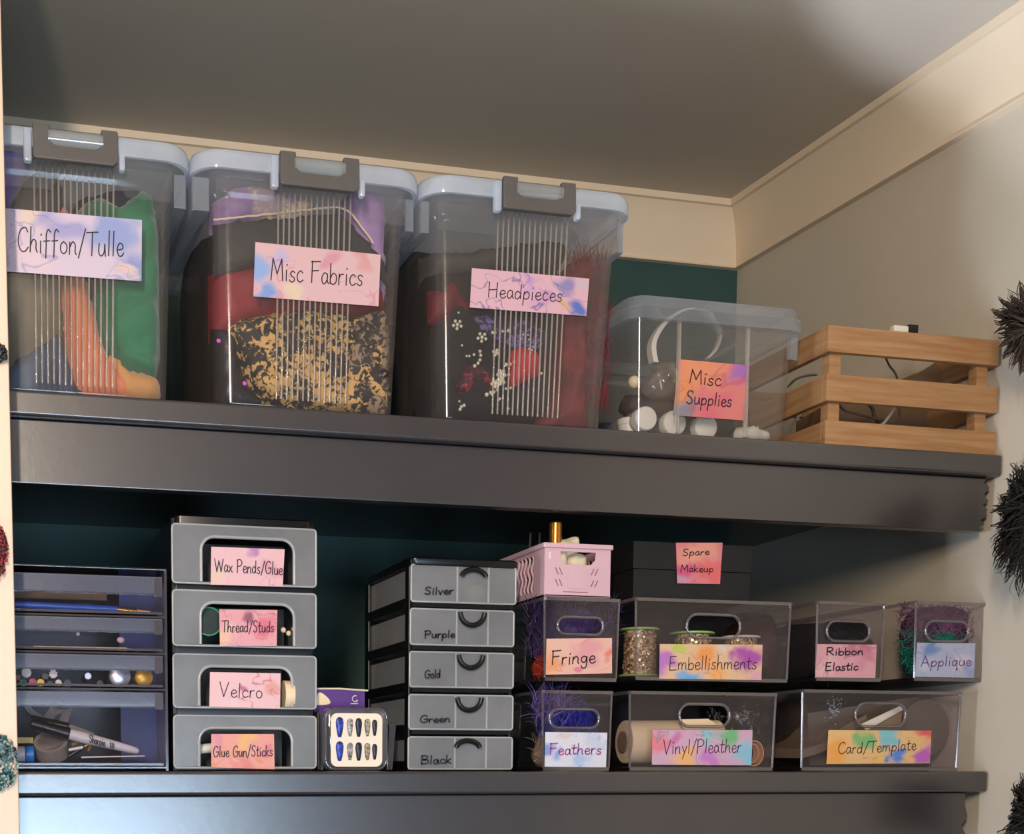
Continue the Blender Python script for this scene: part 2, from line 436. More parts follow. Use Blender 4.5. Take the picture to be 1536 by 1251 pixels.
# handwriting: single-stroke letters, points in tenths of the cap height; '~' strokes are smoothed
GL = {
 'A': (7, ['-0,0 3.2,10 6.4,0', '-1.2,3.6 5.4,3.6']), 'B': (6, ['-0,0 0.3,10', '~0.3,10 4.5,9.4 4,6 0.6,5.3 5,4.4 4.8,1 0,0']),
 'C': (6.2, ['~5.8,8.2 4.4,10 1.6,8.6 0.3,4.6 1.4,1 3.8,0.2 6,2']), 'E': (6, ['-5,10 0.6,9.8 0.2,0 5.2,0.2', '-0.4,5.2 4.2,5.4']),
 'F': (5.6, ['-0.6,10 0.2,0', '-0,9.6 5.6,10', '-0.3,5.4 4.4,5.8']), 'G': (6.8, ['~6,8.6 4.2,10 1.4,8.4 0.3,4.4 1.4,0.8 4,0.2 6,2 6.2,4.6', '-3.6,4.6 6.6,4.8']),
 'H': (6.8, ['-0.6,10 0.2,0', '-6,10 5.4,0', '-0.3,4.8 5.8,5.4']), 'M': (8, ['-0,0 1.2,10 3.8,3 6.6,10 7.2,0']),
 'P': (6, ['-0.6,10 0.3,0', '~0.2,9.4 3,10.4 5.6,8.4 4.4,5.6 0.5,4.8']), 'R': (6.2, ['-0.4,9.8 0.2,0', '~0.2,9.6 3.4,10 5,7.8 3.6,5.6 0.6,5', '-1.6,5 5.6,0']),
 'S': (5.6, ['~5,8.6 3.2,10 1,8.6 1.2,6.2 4,4.2 4.4,1.6 2.4,0 0,1.4']), 'T': (6, ['-0,9.6 6.6,10', '-3.4,9.8 2.8,0']),
 'V': (6.4, ['-0,10 2.4,0 5.8,9.8']), 'W': (10, ['-0,10 2.4,0 4.8,8.6 7.2,0 9.6,10']),
 'a': (4.6, ['~3.8,4.4 2,5.2 0.4,3.2 0.6,0.6 2,0 3.6,2.2 3.8,4.6', '~3.8,4.6 3.7,1.4 4.6,0.2']), 'b': (4.6, ['-0.5,9.4 0.2,0.4', '~0.3,2.6 2,5 4,4 3.8,1 1.8,0 0.3,0.8']),
 'c': (4.2, ['~3.8,4.2 2.4,5.2 0.6,3.6 0.5,1.2 2,0 4,1']), 'd': (4.9, ['~3.8,3.8 2,5.2 0.4,3.2 0.6,0.6 2.2,0 3.9,2.4', '-4.3,9.8 3.9,0.2']),
 'e': (4.3, ['~0.6,2.4 3.6,3 3.4,4.8 1.6,5 0.4,2.6 1.2,0.2 3,0 4.2,1.2']), 'f': (4, ['~4,9 2.8,10 1.6,8 1.4,4 1,-2', '-0,5 3.4,5.3']),
 'g': (4.8, ['~3.8,4.4 2,5.2 0.4,3.4 1,1 3,1 4,4.6', '~4,4.8 4,0 3.2,-3.2 1.2,-3.4 0.4,-1.8']), 'h': (4.8, ['-0.9,10 0.2,0', '~0.4,2.6 2,5 3.6,4.2 3.6,1.4 4.2,0']),
 'i': (2, ['-0.9,5 0.7,0', '-1.1,7.4 1.3,7.9']), 'k': (4.6, ['-0.8,9.8 0.2,0', '-3.8,5.4 0.6,2.4 4,0']), 'l': (2, ['-1.2,10 0.6,0']),
 'm': (7.2, ['-0.4,5 0.2,0', '~0.3,2.6 1.8,5 3,4 3,0.2', '~3,2.8 4.6,5 6,4 6,1.2 6.6,0']), 'n': (4.8, ['-0.5,5 0.2,0', '~0.3,2.6 2.2,5.2 3.7,4 3.6,1.2 4.2,0']),
 'o': (4.6, ['~2.2,5 0.6,3.8 0.5,1.2 2.2,0 3.9,1.4 3.9,3.8 2.2,5']), 'p': (4.8, ['-0.8,5 0,-4', '~0.6,3 2.4,5.2 4.2,3.8 3.6,1 1.8,0.2 0.4,1.2']),
 'q': (5, ['~3.8,4.4 2,5.2 0.4,3.2 0.8,0.6 2.6,0.4 3.9,4.4', '-4.1,5 3.8,-4 4.8,-3']), 'r': (3.6, ['-0.6,5 0.3,0', '~0.4,2.6 1.4,4.6 3.2,5']),
 's': (3.8, ['~3.4,4.4 2,5.1 0.7,4 1.4,2.7 3,1.9 2.8,0.4 1.2,-0.1 0,0.8']), 't': (3.6, ['~1.9,8.6 1.2,1.2 2,0 3.4,0.8', '-0,5.4 3.6,5.8']),
 'u': (4.8, ['~0.6,5 0.3,1.4 1.6,0 3.4,1.4 3.9,4.8', '-3.9,4.8 4.2,0']), 'v': (4.2, ['-0.2,5 1.8,0 3.8,5']), 'x': (4.4, ['-0.2,5 3.8,0', '-3.8,5 0,0']),
 'y': (4.6, ['-0.4,5 2.2,0.8', '-4.2,5 0.8,-4']), '/': (4.4, ['-4.4,10.4 0,-1.6']), ' ': (3.6, []), 'I': (2.4, ['-1,10 0.6,0']),
}
def text_mb(mb, s, p0, p1, cap, w, jitter=0.25, seed=0, slant=0.0, push=0.0):
    """write s along p0 -> p1 (points in space), cap = height of a capital; strokes w wide, facing the camera side"""
    p0, p1 = Vector(p0), Vector(p1); tot = sum(GL[c][0] + 0.7 for c in s) - 0.7
    ux = (p1 - p0) / tot; uz = Vector((0, 0, cap / 10)) + ux * slant; rnd = random.Random(seed + len(s)); x = 0
    uy = Vector((0, -0.0004 - push, 0))
    for c in s:
        adv, st = GL[c]; dy = rnd.uniform(-1, 1) * jitter; k = 1 + rnd.uniform(-0.5, 0.5) * jitter * 0.3
        for t in st:
            pts = [tuple(float(v) for v in q.split(',')) for q in t[1:].split()]
            if t[0] == '~': pts = [(q.x, q.y) for q in smooth_path([Vector((a, b, 0)) for a, b in pts], 4)]
            P = [p0 + ux * (x + a) + uz * (b * k + dy) + uy for a, b in pts]
            for P in ([P] if t[0] == '~' else [[P[i], P[i + 1]] for i in range(len(P) - 1)]):
             b0 = len(mb.v)
             for i, q in enumerate(P):
                d = (P[min(i + 1, len(P) - 1)] - P[max(i - 1, 0)]); d.normalize()
                nrm = Vector((-d.z, 0, d.x)) * (w / 2)
                if i == 0: q = q - d * w * 0.4
                if i == len(P) - 1: q = q + d * w * 0.4
                mb.v += [tuple(q - nrm), tuple(q + nrm)]
             for i in range(len(P) - 1): mb.f.append((b0 + 2 * i, b0 + 2 * i + 1, b0 + 2 * i + 3, b0 + 2 * i + 2))
        x += adv + 0.7
    return mb
def card(parent, px4, Y, mat, lines, label=None, ink='ink', w=0.0011, lean=0.0, sub=True, thick=0.0008):
    """a paper label at four pixel corners (tl, tr, br, bl) with handwriting; lean = how far the foot sits back"""
    def Q(p): return V(p[0], p[1], Y)
    tl, tr, br, bl = [Q(p) for p in px4]
    bl.y += lean; br.y += lean
    mb = MB().quadslab(tl, tr, br, bl, thick); mb.uv = [(0, 0), (1, 0), (1, 1), (0, 1)] * 2
    o = build('label_card', mb, mat, parent)
    if label: o['label'] = label
    t = MB()
    for k, (s, a, b, cap) in enumerate(lines):
        A, B = Q(a), Q(b)
        text_mb(t, s, A, B, cap * (V(0, 0, Y) - V(0, 100, Y)).z / 100, w, seed=k * 5)
    zt, zb = (tl.z + tr.z) / 2, (bl.z + br.z) / 2
    sl = (tr.z - tl.z) / (tr.x - tl.x); xm = (tl.x + tr.x) / 2
    t.v = [(x, y + lean * (zt - (z - sl * (x - xm))) / (zt - zb), z) for x, y, z in t.v]
    le = build('lettering', t, ink, o if sub else parent)
    return o

# ================================================================== the closet
XW, YB, YS = 1.361, 2.283, 1.60          # right wall, back wall, front edge of the shelves
TILT = 0.034                             # the old ceiling drops a little towards the room
ZL = EYE                                 # top of the lower shelf
ZU = EYE + 0.4235                        # top of the upper shelf
def zc(y, z0=0.998): return EYE + z0 + TILT * (y - 2.244)
p = MB()
p.hexa([(-2.2, -1.0, zc(-1.0)), (XW + .03, -1.0, zc(-1.0)), (XW + .03, -1.0, zc(-1.0) + .03), (-2.2, -1.0, zc(-1.0) + .03),
        (-2.2, YB + .03, zc(YB + .03)), (XW + .03, YB + .03, zc(YB + .03)), (XW + .03, YB + .03, zc(YB + .03) + .03), (-2.2, YB + .03, zc(YB + .03) + .03)])
struct('ceiling', p, 'ceil')
struct('wall_back', MB().box(-0.06, XW, YB, YB + .03, EYE - 0.9, zc(YB)), 'green')
struct('wall_right', MB().box(XW, XW + .03, 0.2, YB, EYE - 0.9, zc(0.2)), 'wall')
struct('wall_left', MB().box(-0.06, 0.012, YS + 0.005, YB, EYE - 0.9, zc(YS) - .002), 'green')
xp = V(3, 180, 1.57).x; xq = V(30, 1251, 1.57).x
struct('door_1', MB().hexa([(-0.07, 1.545, EYE - .5), (xq, 1.545, EYE - .5), (xp, 1.545, zc(1.545) - .002), (-0.07, 1.545, zc(1.545) - .002),
        (-0.07, 1.59, EYE - .5), (xq, 1.59, EYE - .5), (xp, 1.59, zc(1.545) - .002), (-0.07, 1.59, zc(1.545) - .002)]), 'peach', bevel=0.002)
# cornice: bead, cove and a thin foot, mitred in the corner
prof = [(0.0, -0.1045), (0.012, -0.1045), (0.012, -0.1025), (0.007, -0.100), (0.009, -0.080), (0.013, -0.055), (0.020, -0.032), (0.030, -0.016), (0.034, -0.0115), (0.040, -0.0105), (0.041, 0.0), (0.0, 0.002)]
def cor(pf, y_end):
    back = [[(-0.06, YB - a, EYE + 0.998 + b) for a, b in pf], [(XW - a, YB - a, EYE + 0.998 + b) for a, b in pf]]
    side = [[(XW - a, YB - a, EYE + 0.998 + b) for a, b in pf], [(XW - a, y_end, zc(y_end) + b) for a, b in pf]]
    return MB().rings(back), MB().rings(side)
cb, cs = cor(prof, 0.2)
struct('trim_1', cb, 'cornice', smooth=True, angle=35)
struct('trim_2', cs, 'cornice', smooth=True, angle=35)

def make_shelf(z_top, name_label, apron_h, x_end, ragged, x0=0.013):
    t = thing('shelf', name_label, 'shelf')
    b = MB().box(x0, XW - 0.001, YS, YB - 0.001, z_top - 0.028, z_top)
    build('board', b, 'shelf', t, bevel=0.004, seg=3)
    z1 = z_top - 0.0285; z0 = z1 - apron_h
    rnd = random.Random(3 + int(z_top * 100)); pts = [(x0, z0), (x0, z1)]
    m = 14
    for i in range(m + 1):
        z = z1 + (z0 - z1) * i / m
        pts.append((x_end + (rnd.uniform(-.006, .005) if 0 < i < m else 0) - ragged * (i / m) ** 2, z))
    f = [(x, YS + 0.014, z) for x, z in pts]; g = [(x, YS + 0.034, z) for x, z in pts]
    build('apron', MB().rings([f, g]), 'shelf', t, bevel=0.0025, seg=2)
    return t
make_shelf(ZU, 'upper charcoal painted shelf board carrying the big clear tubs and the wooden crate', 0.071, 1.350, 0.006)
make_shelf(ZL, 'lower charcoal painted shelf board under the drawer towers and acrylic bins', 0.16, 1.338, -0.004)

# ================================================================== big clipped tubs on the upper shelf
TUBS = []
def big_bin(label, top, bot, lid, latch, ridges, tp=0.016):
    """pixel extents: body at the top (l, r, y), body at the foot, lid (l, r), latch (l, r), ridges (l, r)"""
    t = thing('storage_tub', label, 'storage tub', 'large clipped tubs on the upper shelf')
    yt, yb, dep = 1.618, 1.618 + tp, 0.40
    zt, z0 = EYE + 0.688, ZU + 0.001
    a0, a1 = V(top[0], top[2], yt).x, V(top[1], top[2], yt).x
    b0, b1 = V(bot[0], bot[2], yb).x, V(bot[1], bot[2], yb).x
    R = 0.022; rs = []
    for k, (zz, ins) in enumerate(((z0, 0.006), (z0 + 0.003, 0.002), (z0 + 0.008, 0), (z0 + 0.0095, 0), (zt - 0.029, 0), (zt - 0.028, 0), (zt - 0.024, -0.003), (zt - .0228, -.003), (zt, -0.003))):
        f = (zz - z0) / (zt - z0)
        rs.append(rrect(b0 + (a0 - b0) * f + ins, b1 + (a1 - b1) * f - ins, yb + (yt - yb) * f + ins, yt + dep - (1 - f) * tp - ins, R, zz, 6))
    build('body', MB().rings(rs, True, False), 'bin', t, smooth=True, angle=50)
    # lid: skirt, rounded shoulder, recessed top
    l0, l1 = V(lid[0], lid[2], 1.602).x, V(lid[1], lid[3], 1.602).x
    y0, y1 = 1.600, yt + dep + 0.016
    z1 = EYE + 0.7058; RL = 0.034
    rs = [rrect(l0 + i, l1 - i, y0 + i, y1 - i, RL - i * .5, zz, 8) for zz, i in ((z1 - .022, 0.005), (z1 - .022, 0.0005), (z1 - .020, 0), (z1 - .007, 0.0), (z1 - .002, 0.002), (z1, 0.006), (z1, 0.014), (z1 - .006, 0.018))]
    build('lid', MB().rings(rs, False, True), 'lid', t, smooth=True, angle=50)
    # hanging side grips under the rim, both sides
    for s in (0, 1):
        xo = l0 + 0.004 if s == 0 else l1 - 0.004
        xi = a0 - 0.001 if s == 0 else a1 + 0.001
        g = MB(); zb = z1 - 0.060
        g.box(min(xo, xi), max(xo, xi), y0 + .030, y0 + .033, zb, z1 - .023)
        g.box(xo - .0012, xo + .0012, y0 + .033, y0 + .25, zb, z1 - .023)
        g.box(min(xo, xi), max(xo, xi), y0 + .033, y0 + .25, zb, zb + .002)
        build('side_grip', g, 'lidthin', t, bevel=0.0008)
    # reinforcing collar just under the skirt at both front corners
    for xa, xb in ((a0 + .004, a0 + .10), (a1 - .075, a1 - .004)):
        c = MB(); d = 0.02 if xa > (a0 + a1) / 2 else -0.02
        c.hexa([(xa + max(d, 0), yt - .0045, zt - .043), (xb + min(d, 0), yt - .0045, zt - .043), (xb, yt - .0045, zt - .012), (xa, yt - .0045, zt - .012),
                (xa + max(d, 0), yt - .0035, zt - .043), (xb + min(d, 0), yt - .0035, zt - .043), (xb, yt - .0035, zt - .012), (xa, yt - .0035, zt - .012)])
        build('collar', c, 'collar', t)
    # latch: U-shaped grey clip around a clear bar
    yl = 1.592; h0, h1 = V(latch[0], 250, yl).x, V(latch[1], 250, yl).x; w = h1 - h0; ear = w * 0.20
    zt_, zb_ = z1 + 0.001, z1 - 0.037
    pts = [(h0, zt_), (h0 + ear, zt_)]
    pts += [(h0 + ear, zb_ + .022), (h0 + ear + .003, zb_ + .0175), (h0 + ear + .008, zb_ + .016)]
    pts += [(h1 - ear - .008, zb_ + .016), (h1 - ear - .003, zb_ + .0175), (h1 - ear, zb_ + .022), (h1 - ear, zt_), (h1, zt_), (h1, zb_ + .006), (h1 - .005, zb_), (h0 + .002, zb_), (h0, zb_ + .003)]
    l = MB(); F = [(x, yl + (0.0015 if z > zb_ + .012 else 0.0), z) for x, z in pts]; G = [(x, yl + .010, z) for x, z in pts]
    l.rings([F, G])
    la = build('latch', l, 'latch', t, bevel=0.0018, seg=2)
    l = MB().cyl((h0 + ear - .002, yl + .009, z1 - .012), (h1 - ear + .002, yl + .009, z1 - .012), .0095, n=16)
    build('latch_bar', l, 'latchbar', la, smooth=True)
    l = MB().box(h0 - .010, h0 - .001, y0 - .005, y0 + .006, z1 - .040, z1 - .004)
    build('hinge_lug', l, 'lid', t, bevel=0.003)
    build('hinge_lug', MB().box(h1 + .001, h1 + .008, y0 - .005, y0 + .006, z1 - .040, z1 - .021), 'lid', t, bevel=0.003)
    # moulded ridges down the front
    g = MB(); n = 14
    for i in range(n):
        u = i / (n - 1); xt = V(ridges[0] + (ridges[1] - ridges[0]) * u, 300, yt).x; xb_ = V(ridges[2] + (ridges[3] - ridges[2]) * u, 600, yb).x
        f0, f1 = 0.06, 0.965
        A = Vector((xb_, yb + (yt - yb) * f0 - .0006, z0 + (zt - z0) * f0)); B = Vector((xt, yb + (yt - yb) * f1 - .0006, z0 + (zt - z0) * f1))
        g.cyl(A, B, .0011, n=6)
    build('ridges', g, 'ridge', t, smooth=True, angle=80)
    CLX[:] = [(a0 + b0) / 2 + .004, (a1 + b1) / 2 - .004, top[0] + 22, top[1] - 22]; TUBS.append(list(CLX))
    return t, (lambda zpx, x=0: yb + (yt - yb) * ((V(x, zpx, 1.62).z - z0) / (zt - z0)))
def bin_card(t, yf, px4, mat, lines, **k):
    xm = (px4[0][0] + px4[1][0]) / 2
    ya = yf((px4[0][1] + px4[1][1]) / 2, xm) - .0028; yb_ = yf((px4[3][1] + px4[2][1]) / 2, xm) - .0028
    card(t, px4, ya, mat, lines, lean=yb_ - ya, **k)

t1, f1 = big_bin('large clear tub at the left end, its card reading Chiffon/Tulle', (-34, 262, 300), (-12, 252, 600), (-60, 289, 200, 225), (50, 178), (52, 171, 55, 169))
WC1 = watercolour('lilac_marble_paper', (216, 196, 214), [(0.28, 0.95, 0.22, (232, 206, 192)), (0.75, 0.75, 0.38, (150, 162, 212)), (0.95, 0.2, 0.3, (140, 152, 205)), (0.45, 0.85, 0.25, (168, 160, 208)), (0.1, 0.3, 0.4, (226, 200, 212)), (0.85, 0.15, 0.12, (226, 196, 190))], 2.0, 1.3, (120, 118, 176))
bin_card(t1, f1, [(5, 312), (213, 330), (213, 420), (8, 405)], WC1, [('Chiffon/Tulle', (27, 376), (186, 384), 37)], w=0.0014)
t2, f2 = big_bin('large clear tub in the middle, its card reading Misc Fabrics', (318, 612, 300), (325, 592, 610), (290, 637, 240, 265), (421, 540), (418, 526, 414, 518))
WC2 = watercolour('pink_marble_paper', (228, 186, 188), [(0.0, 0.7, 0.3, (150, 176, 226)), (0.05, 0.2, 0.2, (130, 160, 220)), (0.2, 0.8, 0.2, (204, 182, 214)), (0.6, 0.75, 0.2, (222, 156, 170)), (0.3, 0.1, 0.2, (232, 206, 180)), (0.85, 0.9, 0.2, (226, 160, 160))], 2.3, 4.1, (196, 110, 140), 0.5)
bin_card(t2, f2, [(383, 363), (571, 382), (569, 458), (381, 443)], WC2, [('Misc Fabrics', (407, 419), (545, 428), 34)], w=0.0013)
t3, f3 = big_bin('large clear tub beside the Misc Supplies tub, its card reading Headpieces', (650, 932, 320), (655, 905, 635), (639, 956, 290, 320), (757, 866), (748, 852, 738, 836))
WC3 = watercolour('pink_to_blue_marble_paper', (230, 182, 194), [(0.9, 0.15, 0.25, (96, 120, 196)), (0.8, 0.7, 0.25, (150, 140, 190)), (0.6, 0.3, 0.25, (216, 160, 200)), (0.95, 0.8, 0.15, (200, 196, 208)), (0.5, 0.8, 0.2, (206, 160, 206)), (0.78, 0.25, 0.1, (226, 180, 140))], 2.7, 7.7, (84, 84, 150), 0.8)
bin_card(t3, f3, [(708, 402), (884, 418), (881, 473), (706, 460)], WC3, [('Headpieces', (733, 445), (844, 452), 25)], w=0.0012)

# ---- what is inside the left tub
CLX[:] = TUBS[0]; ZONE = 0.007
M['green_f'] = paint('green_chiffon', (34, 122, 84), 0.75, 0.12, 10, 0.5, 40, sheen=0.3, stretch=(1, 1, 2.5))
M['orange_f'] = paint('peach_chiffon', (232, 134, 92), 0.75, 0.08, 12, 0.4, 40, sheen=0.3, stretch=(6, 1, 1))
M['tan_f'] = paint('apricot_chiffon', (220, 156, 92), 0.75, 0.10, 10, 0.4, 40, sheen=0.3)
M['navy_f'] = paint('navy_tulle', (44, 44, 78), 0.8, 0.1, 10, 0.4, 40)
M['purple_f'] = paint('violet_chiffon', (104, 84, 176), 0.75, 0.08, 8, 0.3, 40, sheen=0.3)
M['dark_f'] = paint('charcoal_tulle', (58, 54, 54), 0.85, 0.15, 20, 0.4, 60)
M['slate_f'] = paint('slate_blue_tulle', (84, 98, 122), 0.8, 0.25, 14, 0.4, 50, stretch=(5, 1, 1))
M['olive_f'] = paint('olive_grey_tulle', (112, 102, 84), 0.85, 0.15, 10, 0.4, 40)
M['greige_f'] = paint('greige_tulle', (190, 176, 166), 0.85, 0.08, 6, 0.4, 30)
GA = 'fabrics folded in the left tub'
lump('folded_fabric', [(120, 292), (150, 282), (180, 296), (215, 268), (238, 280), (254, 330), (252, 430), (246, 520), (240, 560), (205, 548), (165, 510), (145, 450), (140, 380), (124, 330)], 1.652, .10, 'green_f',
     'emerald green folded chiffon filling the right of the left tub', group=GA, wr=.012, fs=20, stretch=(.7, 1.5), round_=False, R=.02)
lump('folded_fabric', [(88, 308), (104, 298), (118, 330), (135, 400), (152, 470), (172, 530), (205, 570), (200, 598), (150, 600), (112, 590), (96, 530), (88, 440)], 1.668, .10, 'orange_f',
     'peach orange chiffon hanging through the middle of the left tub', group=GA, wr=.004, fs=40, stretch=(2.2, .4))
lump('folded_fabric', [(165, 520), (200, 545), (240, 556), (240, 596), (200, 600), (176, 585)], 1.665, .08, 'tan_f', 'apricot folded chiffon under the green one at the tub floor', group=GA, wr=.004)
lump('folded_fabric', [(112, 300), (150, 280), (210, 262), (252, 255), (256, 300), (256, 400), (130, 400)], 1.735, .06, 'navy_f', 'navy tulle showing behind the green chiffon', group=GA, wr=.003)
lump('folded_fabric', [(-30, 216), (42, 216), (44, 236), (20, 290), (0, 320), (-30, 330)], 1.66, .06, 'purple_f', 'violet chiffon at the upper left of the left tub', group=GA, wr=.003)
lump('folded_fabric', [(0, 322), (28, 270), (48, 244), (72, 240), (94, 256), (97, 320), (96, 420), (0, 420)], 1.672, .08, 'dark_f', 'charcoal tulle rising to a peak behind the Chiffon/Tulle card', group=GA, wr=.004, stretch=(2, .4))
lump('folded_fabric', [(-20, 400), (90, 400), (104, 470), (102, 540), (60, 560), (-20, 560)], 1.676, .08, 'olive_f', 'olive grey tulle below the Chiffon/Tulle card', group=GA, wr=.003, stretch=(2, .4))
lump('folded_fabric', [(8, 545), (40, 520), (70, 500), (95, 490), (108, 545), (126, 598), (60, 596), (-10, 590)], 1.663, .06, 'slate_f', 'slate blue tulle crumpled at the left tub floor', group=GA, wr=.006, fs=50)
lump('folded_fabric', [(20, 225), (120, 225), (215, 240), (248, 262), (235, 300), (150, 300), (60, 330), (0, 330)], 1.78, .06, 'greige_f', 'greige tulle filling the back of the left tub', group=GA, wr=.004)

lump('folded_fabric', [(-20, 330), (120, 320), (250, 330), (252, 590), (-20, 590)], 1.80, .18, 'dark_f', 'added dark core at the back of the left tub', group=GA, wr=.004)  # dark core added so the gap beside this tub reads dark
# ---- middle tub
CLX[:] = TUBS[1]
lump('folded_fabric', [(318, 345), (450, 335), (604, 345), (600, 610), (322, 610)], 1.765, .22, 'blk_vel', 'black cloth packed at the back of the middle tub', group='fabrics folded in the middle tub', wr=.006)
M['lilac_f'] = paint('lilac_satin', (168, 132, 182), 0.5, 0.10, 12, 0.4, 40, sheen=0.3, col2=(132, 98, 152))
M['lilacg_f'] = speckle('gold_flecked_lilac_net', (158, 138, 152), (206, 182, 150), 120, 0.56)
M['black_f'] = paint('charcoal_felt', (52, 52, 54), 0.8, 0.12, 20, 0.3, 80)
M['red_f'] = paint('crimson_cloth', (142, 28, 44), 0.65, 0.12, 12, 0.4, 40)
M['leop'] = speckle('gold_and_black_leopard_print', (24, 20, 20), (206, 162, 98), 150, 0.525)
M['leop2'] = speckle('brown_and_black_leopard_print', (30, 24, 24), (150, 122, 92), 130, 0.54)
M['seqblack'] = paint('black_sequin_cloth', (30, 26, 36), 0.3, 0.3, 60, 0.5, 200)
GB = 'fabrics folded in the middle tub'
lump('folded_fabric', [(322, 318), (340, 280), (368, 268), (420, 276), (470, 290), (480, 320), (440, 336), (330, 334)], 1.648, .08, 'lilac_f', 'lilac satin bunched in folds at the upper left of the middle tub', group=GB, wr=.010, fs=34, stretch=(1.6, .8))
lump('folded_fabric', [(366, 276), (400, 268), (440, 282), (478, 296), (470, 318), (430, 330), (380, 324)], 1.643, .05, 'lilacg_f', 'gold flecked lilac net above the charcoal felt', group=GB, wr=.006, fs=50)
lump('folded_fabric', [(520, 290), (548, 270), (585, 290), (604, 330), (604, 420), (596, 470), (560, 430), (530, 350)], 1.655, .10, 'lilac_f', 'smooth lilac satin at the upper right of the middle tub', group=GB, wr=.004, fs=18)
lump('folded_fabric', [(318, 330), (380, 324), (450, 316), (516, 314), (545, 345), (580, 384), (590, 420), (480, 420), (400, 388), (322, 408)], 1.650, .03, 'black_f', 'charcoal felt with a frayed pale edge across the middle tub', group=GB, wr=.002, round_=False, R=.008)
single('frayed_edge', MB().tube([V(x, y, 1.6495) for x, y in smooth_path([Vector((318, 331, 0)), Vector((380, 325, 0)), Vector((450, 317, 0)), Vector((500, 313, 0))], 6) for x, y in [(x, y)]] if False else
       [V(q.x, q.y + random.uniform(-.7, .7), 1.6405) for q in smooth_path([Vector((320, 330, 0)), Vector((380, 324, 0)), Vector((450, 316, 0)), Vector((514, 313, 0)), Vector((545, 344, 0)), Vector((560, 365, 0))], 12)], .0011, 5),
       'cream', 'pale frayed thread edge running along the top of the charcoal felt', 'trim', GB)
lump('folded_fabric', [(322, 406), (400, 386), (480, 420), (590, 384), (600, 412), (592, 462), (500, 480), (400, 470), (330, 500), (324, 450)], 1.660, .08, 'red_f', 'crimson cloth folded behind the Misc Fabrics card', group=GB, wr=.004)
lump('folded_fabric', [(342, 486), (372, 466), (430, 456), (500, 452), (560, 470), (588, 500), (592, 560), (584, 612), (500, 616), (420, 608), (380, 580), (362, 540)], 1.646, .10, 'leop', 'gold and black leopard print bundle at the front of the middle tub', group=GB, wr=.008, fs=40, step=.005)
lump('folded_fabric', [(540, 470), (590, 465), (594, 600), (552, 614), (520, 560), (524, 500)], 1.644, .05, 'leop2', 'brown leopard print net at the lower right of the middle tub', group=GB, wr=.008, fs=50)
lump('folded_fabric', [(324, 490), (362, 500), (372, 560), (400, 604), (330, 606)], 1.656, .06, 'seqblack', 'black cloth with two magenta sequins at the lower left of the middle tub', group=GB, wr=.003)

M['magenta'] = paint('magenta_sequin', (230, 90, 220), 0.2, 0.1, 30)
for x, y, n_ in ((328, 511, 'upper'), (367, 575, 'lower')):
    single('magenta_sequin', MB().ball(V(x, y, 1.6395), .0026, 10, 6, (1, .3, 1)), 'magenta', n_ + ' magenta sequin on the black cloth of the middle tub', 'sequin', smooth=True)
# ---- right tub
CLX[:] = TUBS[2]
lump('headpiece', [(650, 385), (760, 375), (925, 385), (915, 630), (655, 630)], 1.80, .18, 'blk_vel', 'added dark core at the back of the right tub', 'headpiece', 'headpieces lying in the right tub', wr=.006)  # black core added to darken the view through the tub side
M['redfeather'] = paint('deep_red_plumes', (122, 30, 40), 0.7, 0.35, 30, 0.4, 60, col2=(84, 18, 30))
M['grey_v'] = paint('dusky_grey_net', (70, 66, 64), 0.85, 0.15, 10, 0.3, 40)
M['maroon2'] = paint('dark_crimson_cloth', (104, 24, 34), 0.7, 0.2, 30, 0.4, 60)
M['brightred'] = paint('scarlet_satin', (196, 44, 56), 0.5, 0.1, 14)
M['redglit'] = speckle('red_glitter_cloth', (54, 16, 24), (150, 30, 46), 160, 0.5)
M['violetglit'] = speckle('blue_violet_glitter', (44, 34, 58), (110, 96, 150), 170, 0.56)
M['stone'] = paint('rhinestone', (226, 214, 190), 0.25, 0.15, 60)
GC = 'headpieces lying in the right tub'
lump('headpiece', [(654, 400), (700, 382), (760, 380), (840, 374), (850, 440), (840, 560), (820, 626), (700, 628), (660, 622), (656, 500)], 1.665, .12, 'blk_vel', 'black velvet headpiece filling the left of the right tub', 'headpiece', GC, wr=.006, fs=22)
lump('headpiece', [(654, 372), (720, 362), (850, 350), (850, 400), (760, 410), (654, 412)], 1.66, .10, 'grey_v', 'dusky grey net headpiece above the black velvet one', 'headpiece', GC, wr=.004)
lump('headpiece', [(652, 418), (668, 430), (684, 412), (700, 432), (716, 452), (704, 470), (690, 462), (676, 480), (652, 476)], 1.655, .04, 'maroon2', 'crimson cloth headpiece left of the Headpieces card', 'headpiece', GC)
lump('headpiece', [(700, 546), (724, 540), (745, 560), (748, 590), (724, 566), (706, 590), (684, 584)], 1.655, .03, 'redglit', 'red glitter headpiece with two points among the rhinestones', 'headpiece', GC, round_=False, R=.008)
lump('headpiece', [(772, 522), (812, 524), (816, 556), (796, 566), (772, 576)], 1.652, .03, 'brightred', 'scarlet satin headpiece at the middle of the right tub', 'headpiece', GC, R=.01)
lump('headpiece', [(700, 466), (790, 470), (826, 500), (810, 522), (770, 520), (720, 486)], 1.657, .03, 'violetglit', 'blue violet glitter headpiece under the Headpieces card', 'headpiece', GC, R=.012)
rf = thing('plume_headpiece', 'tall deep red plume headpiece at the right of the right tub', 'headpiece', GC)
build('plume_body', lump_mb([(850, 410), (872, 382), (896, 366), (914, 380), (914, 460), (908, 560), (896, 636), (820, 636), (840, 590), (846, 500)], 1.655, .12, R=.03, wr=.009, fs=30, stretch=(2.5, .5), jag=.004), 'redfeather', rf, smooth=True, angle=80)
def rr_(rnd):
    x = rnd.uniform(848, 912); y = rnd.uniform(388, 620)
    return V(x, y, 1.658 + rnd.uniform(-.002, .03)), (rnd.uniform(-.25, .3), -0.12, 1)
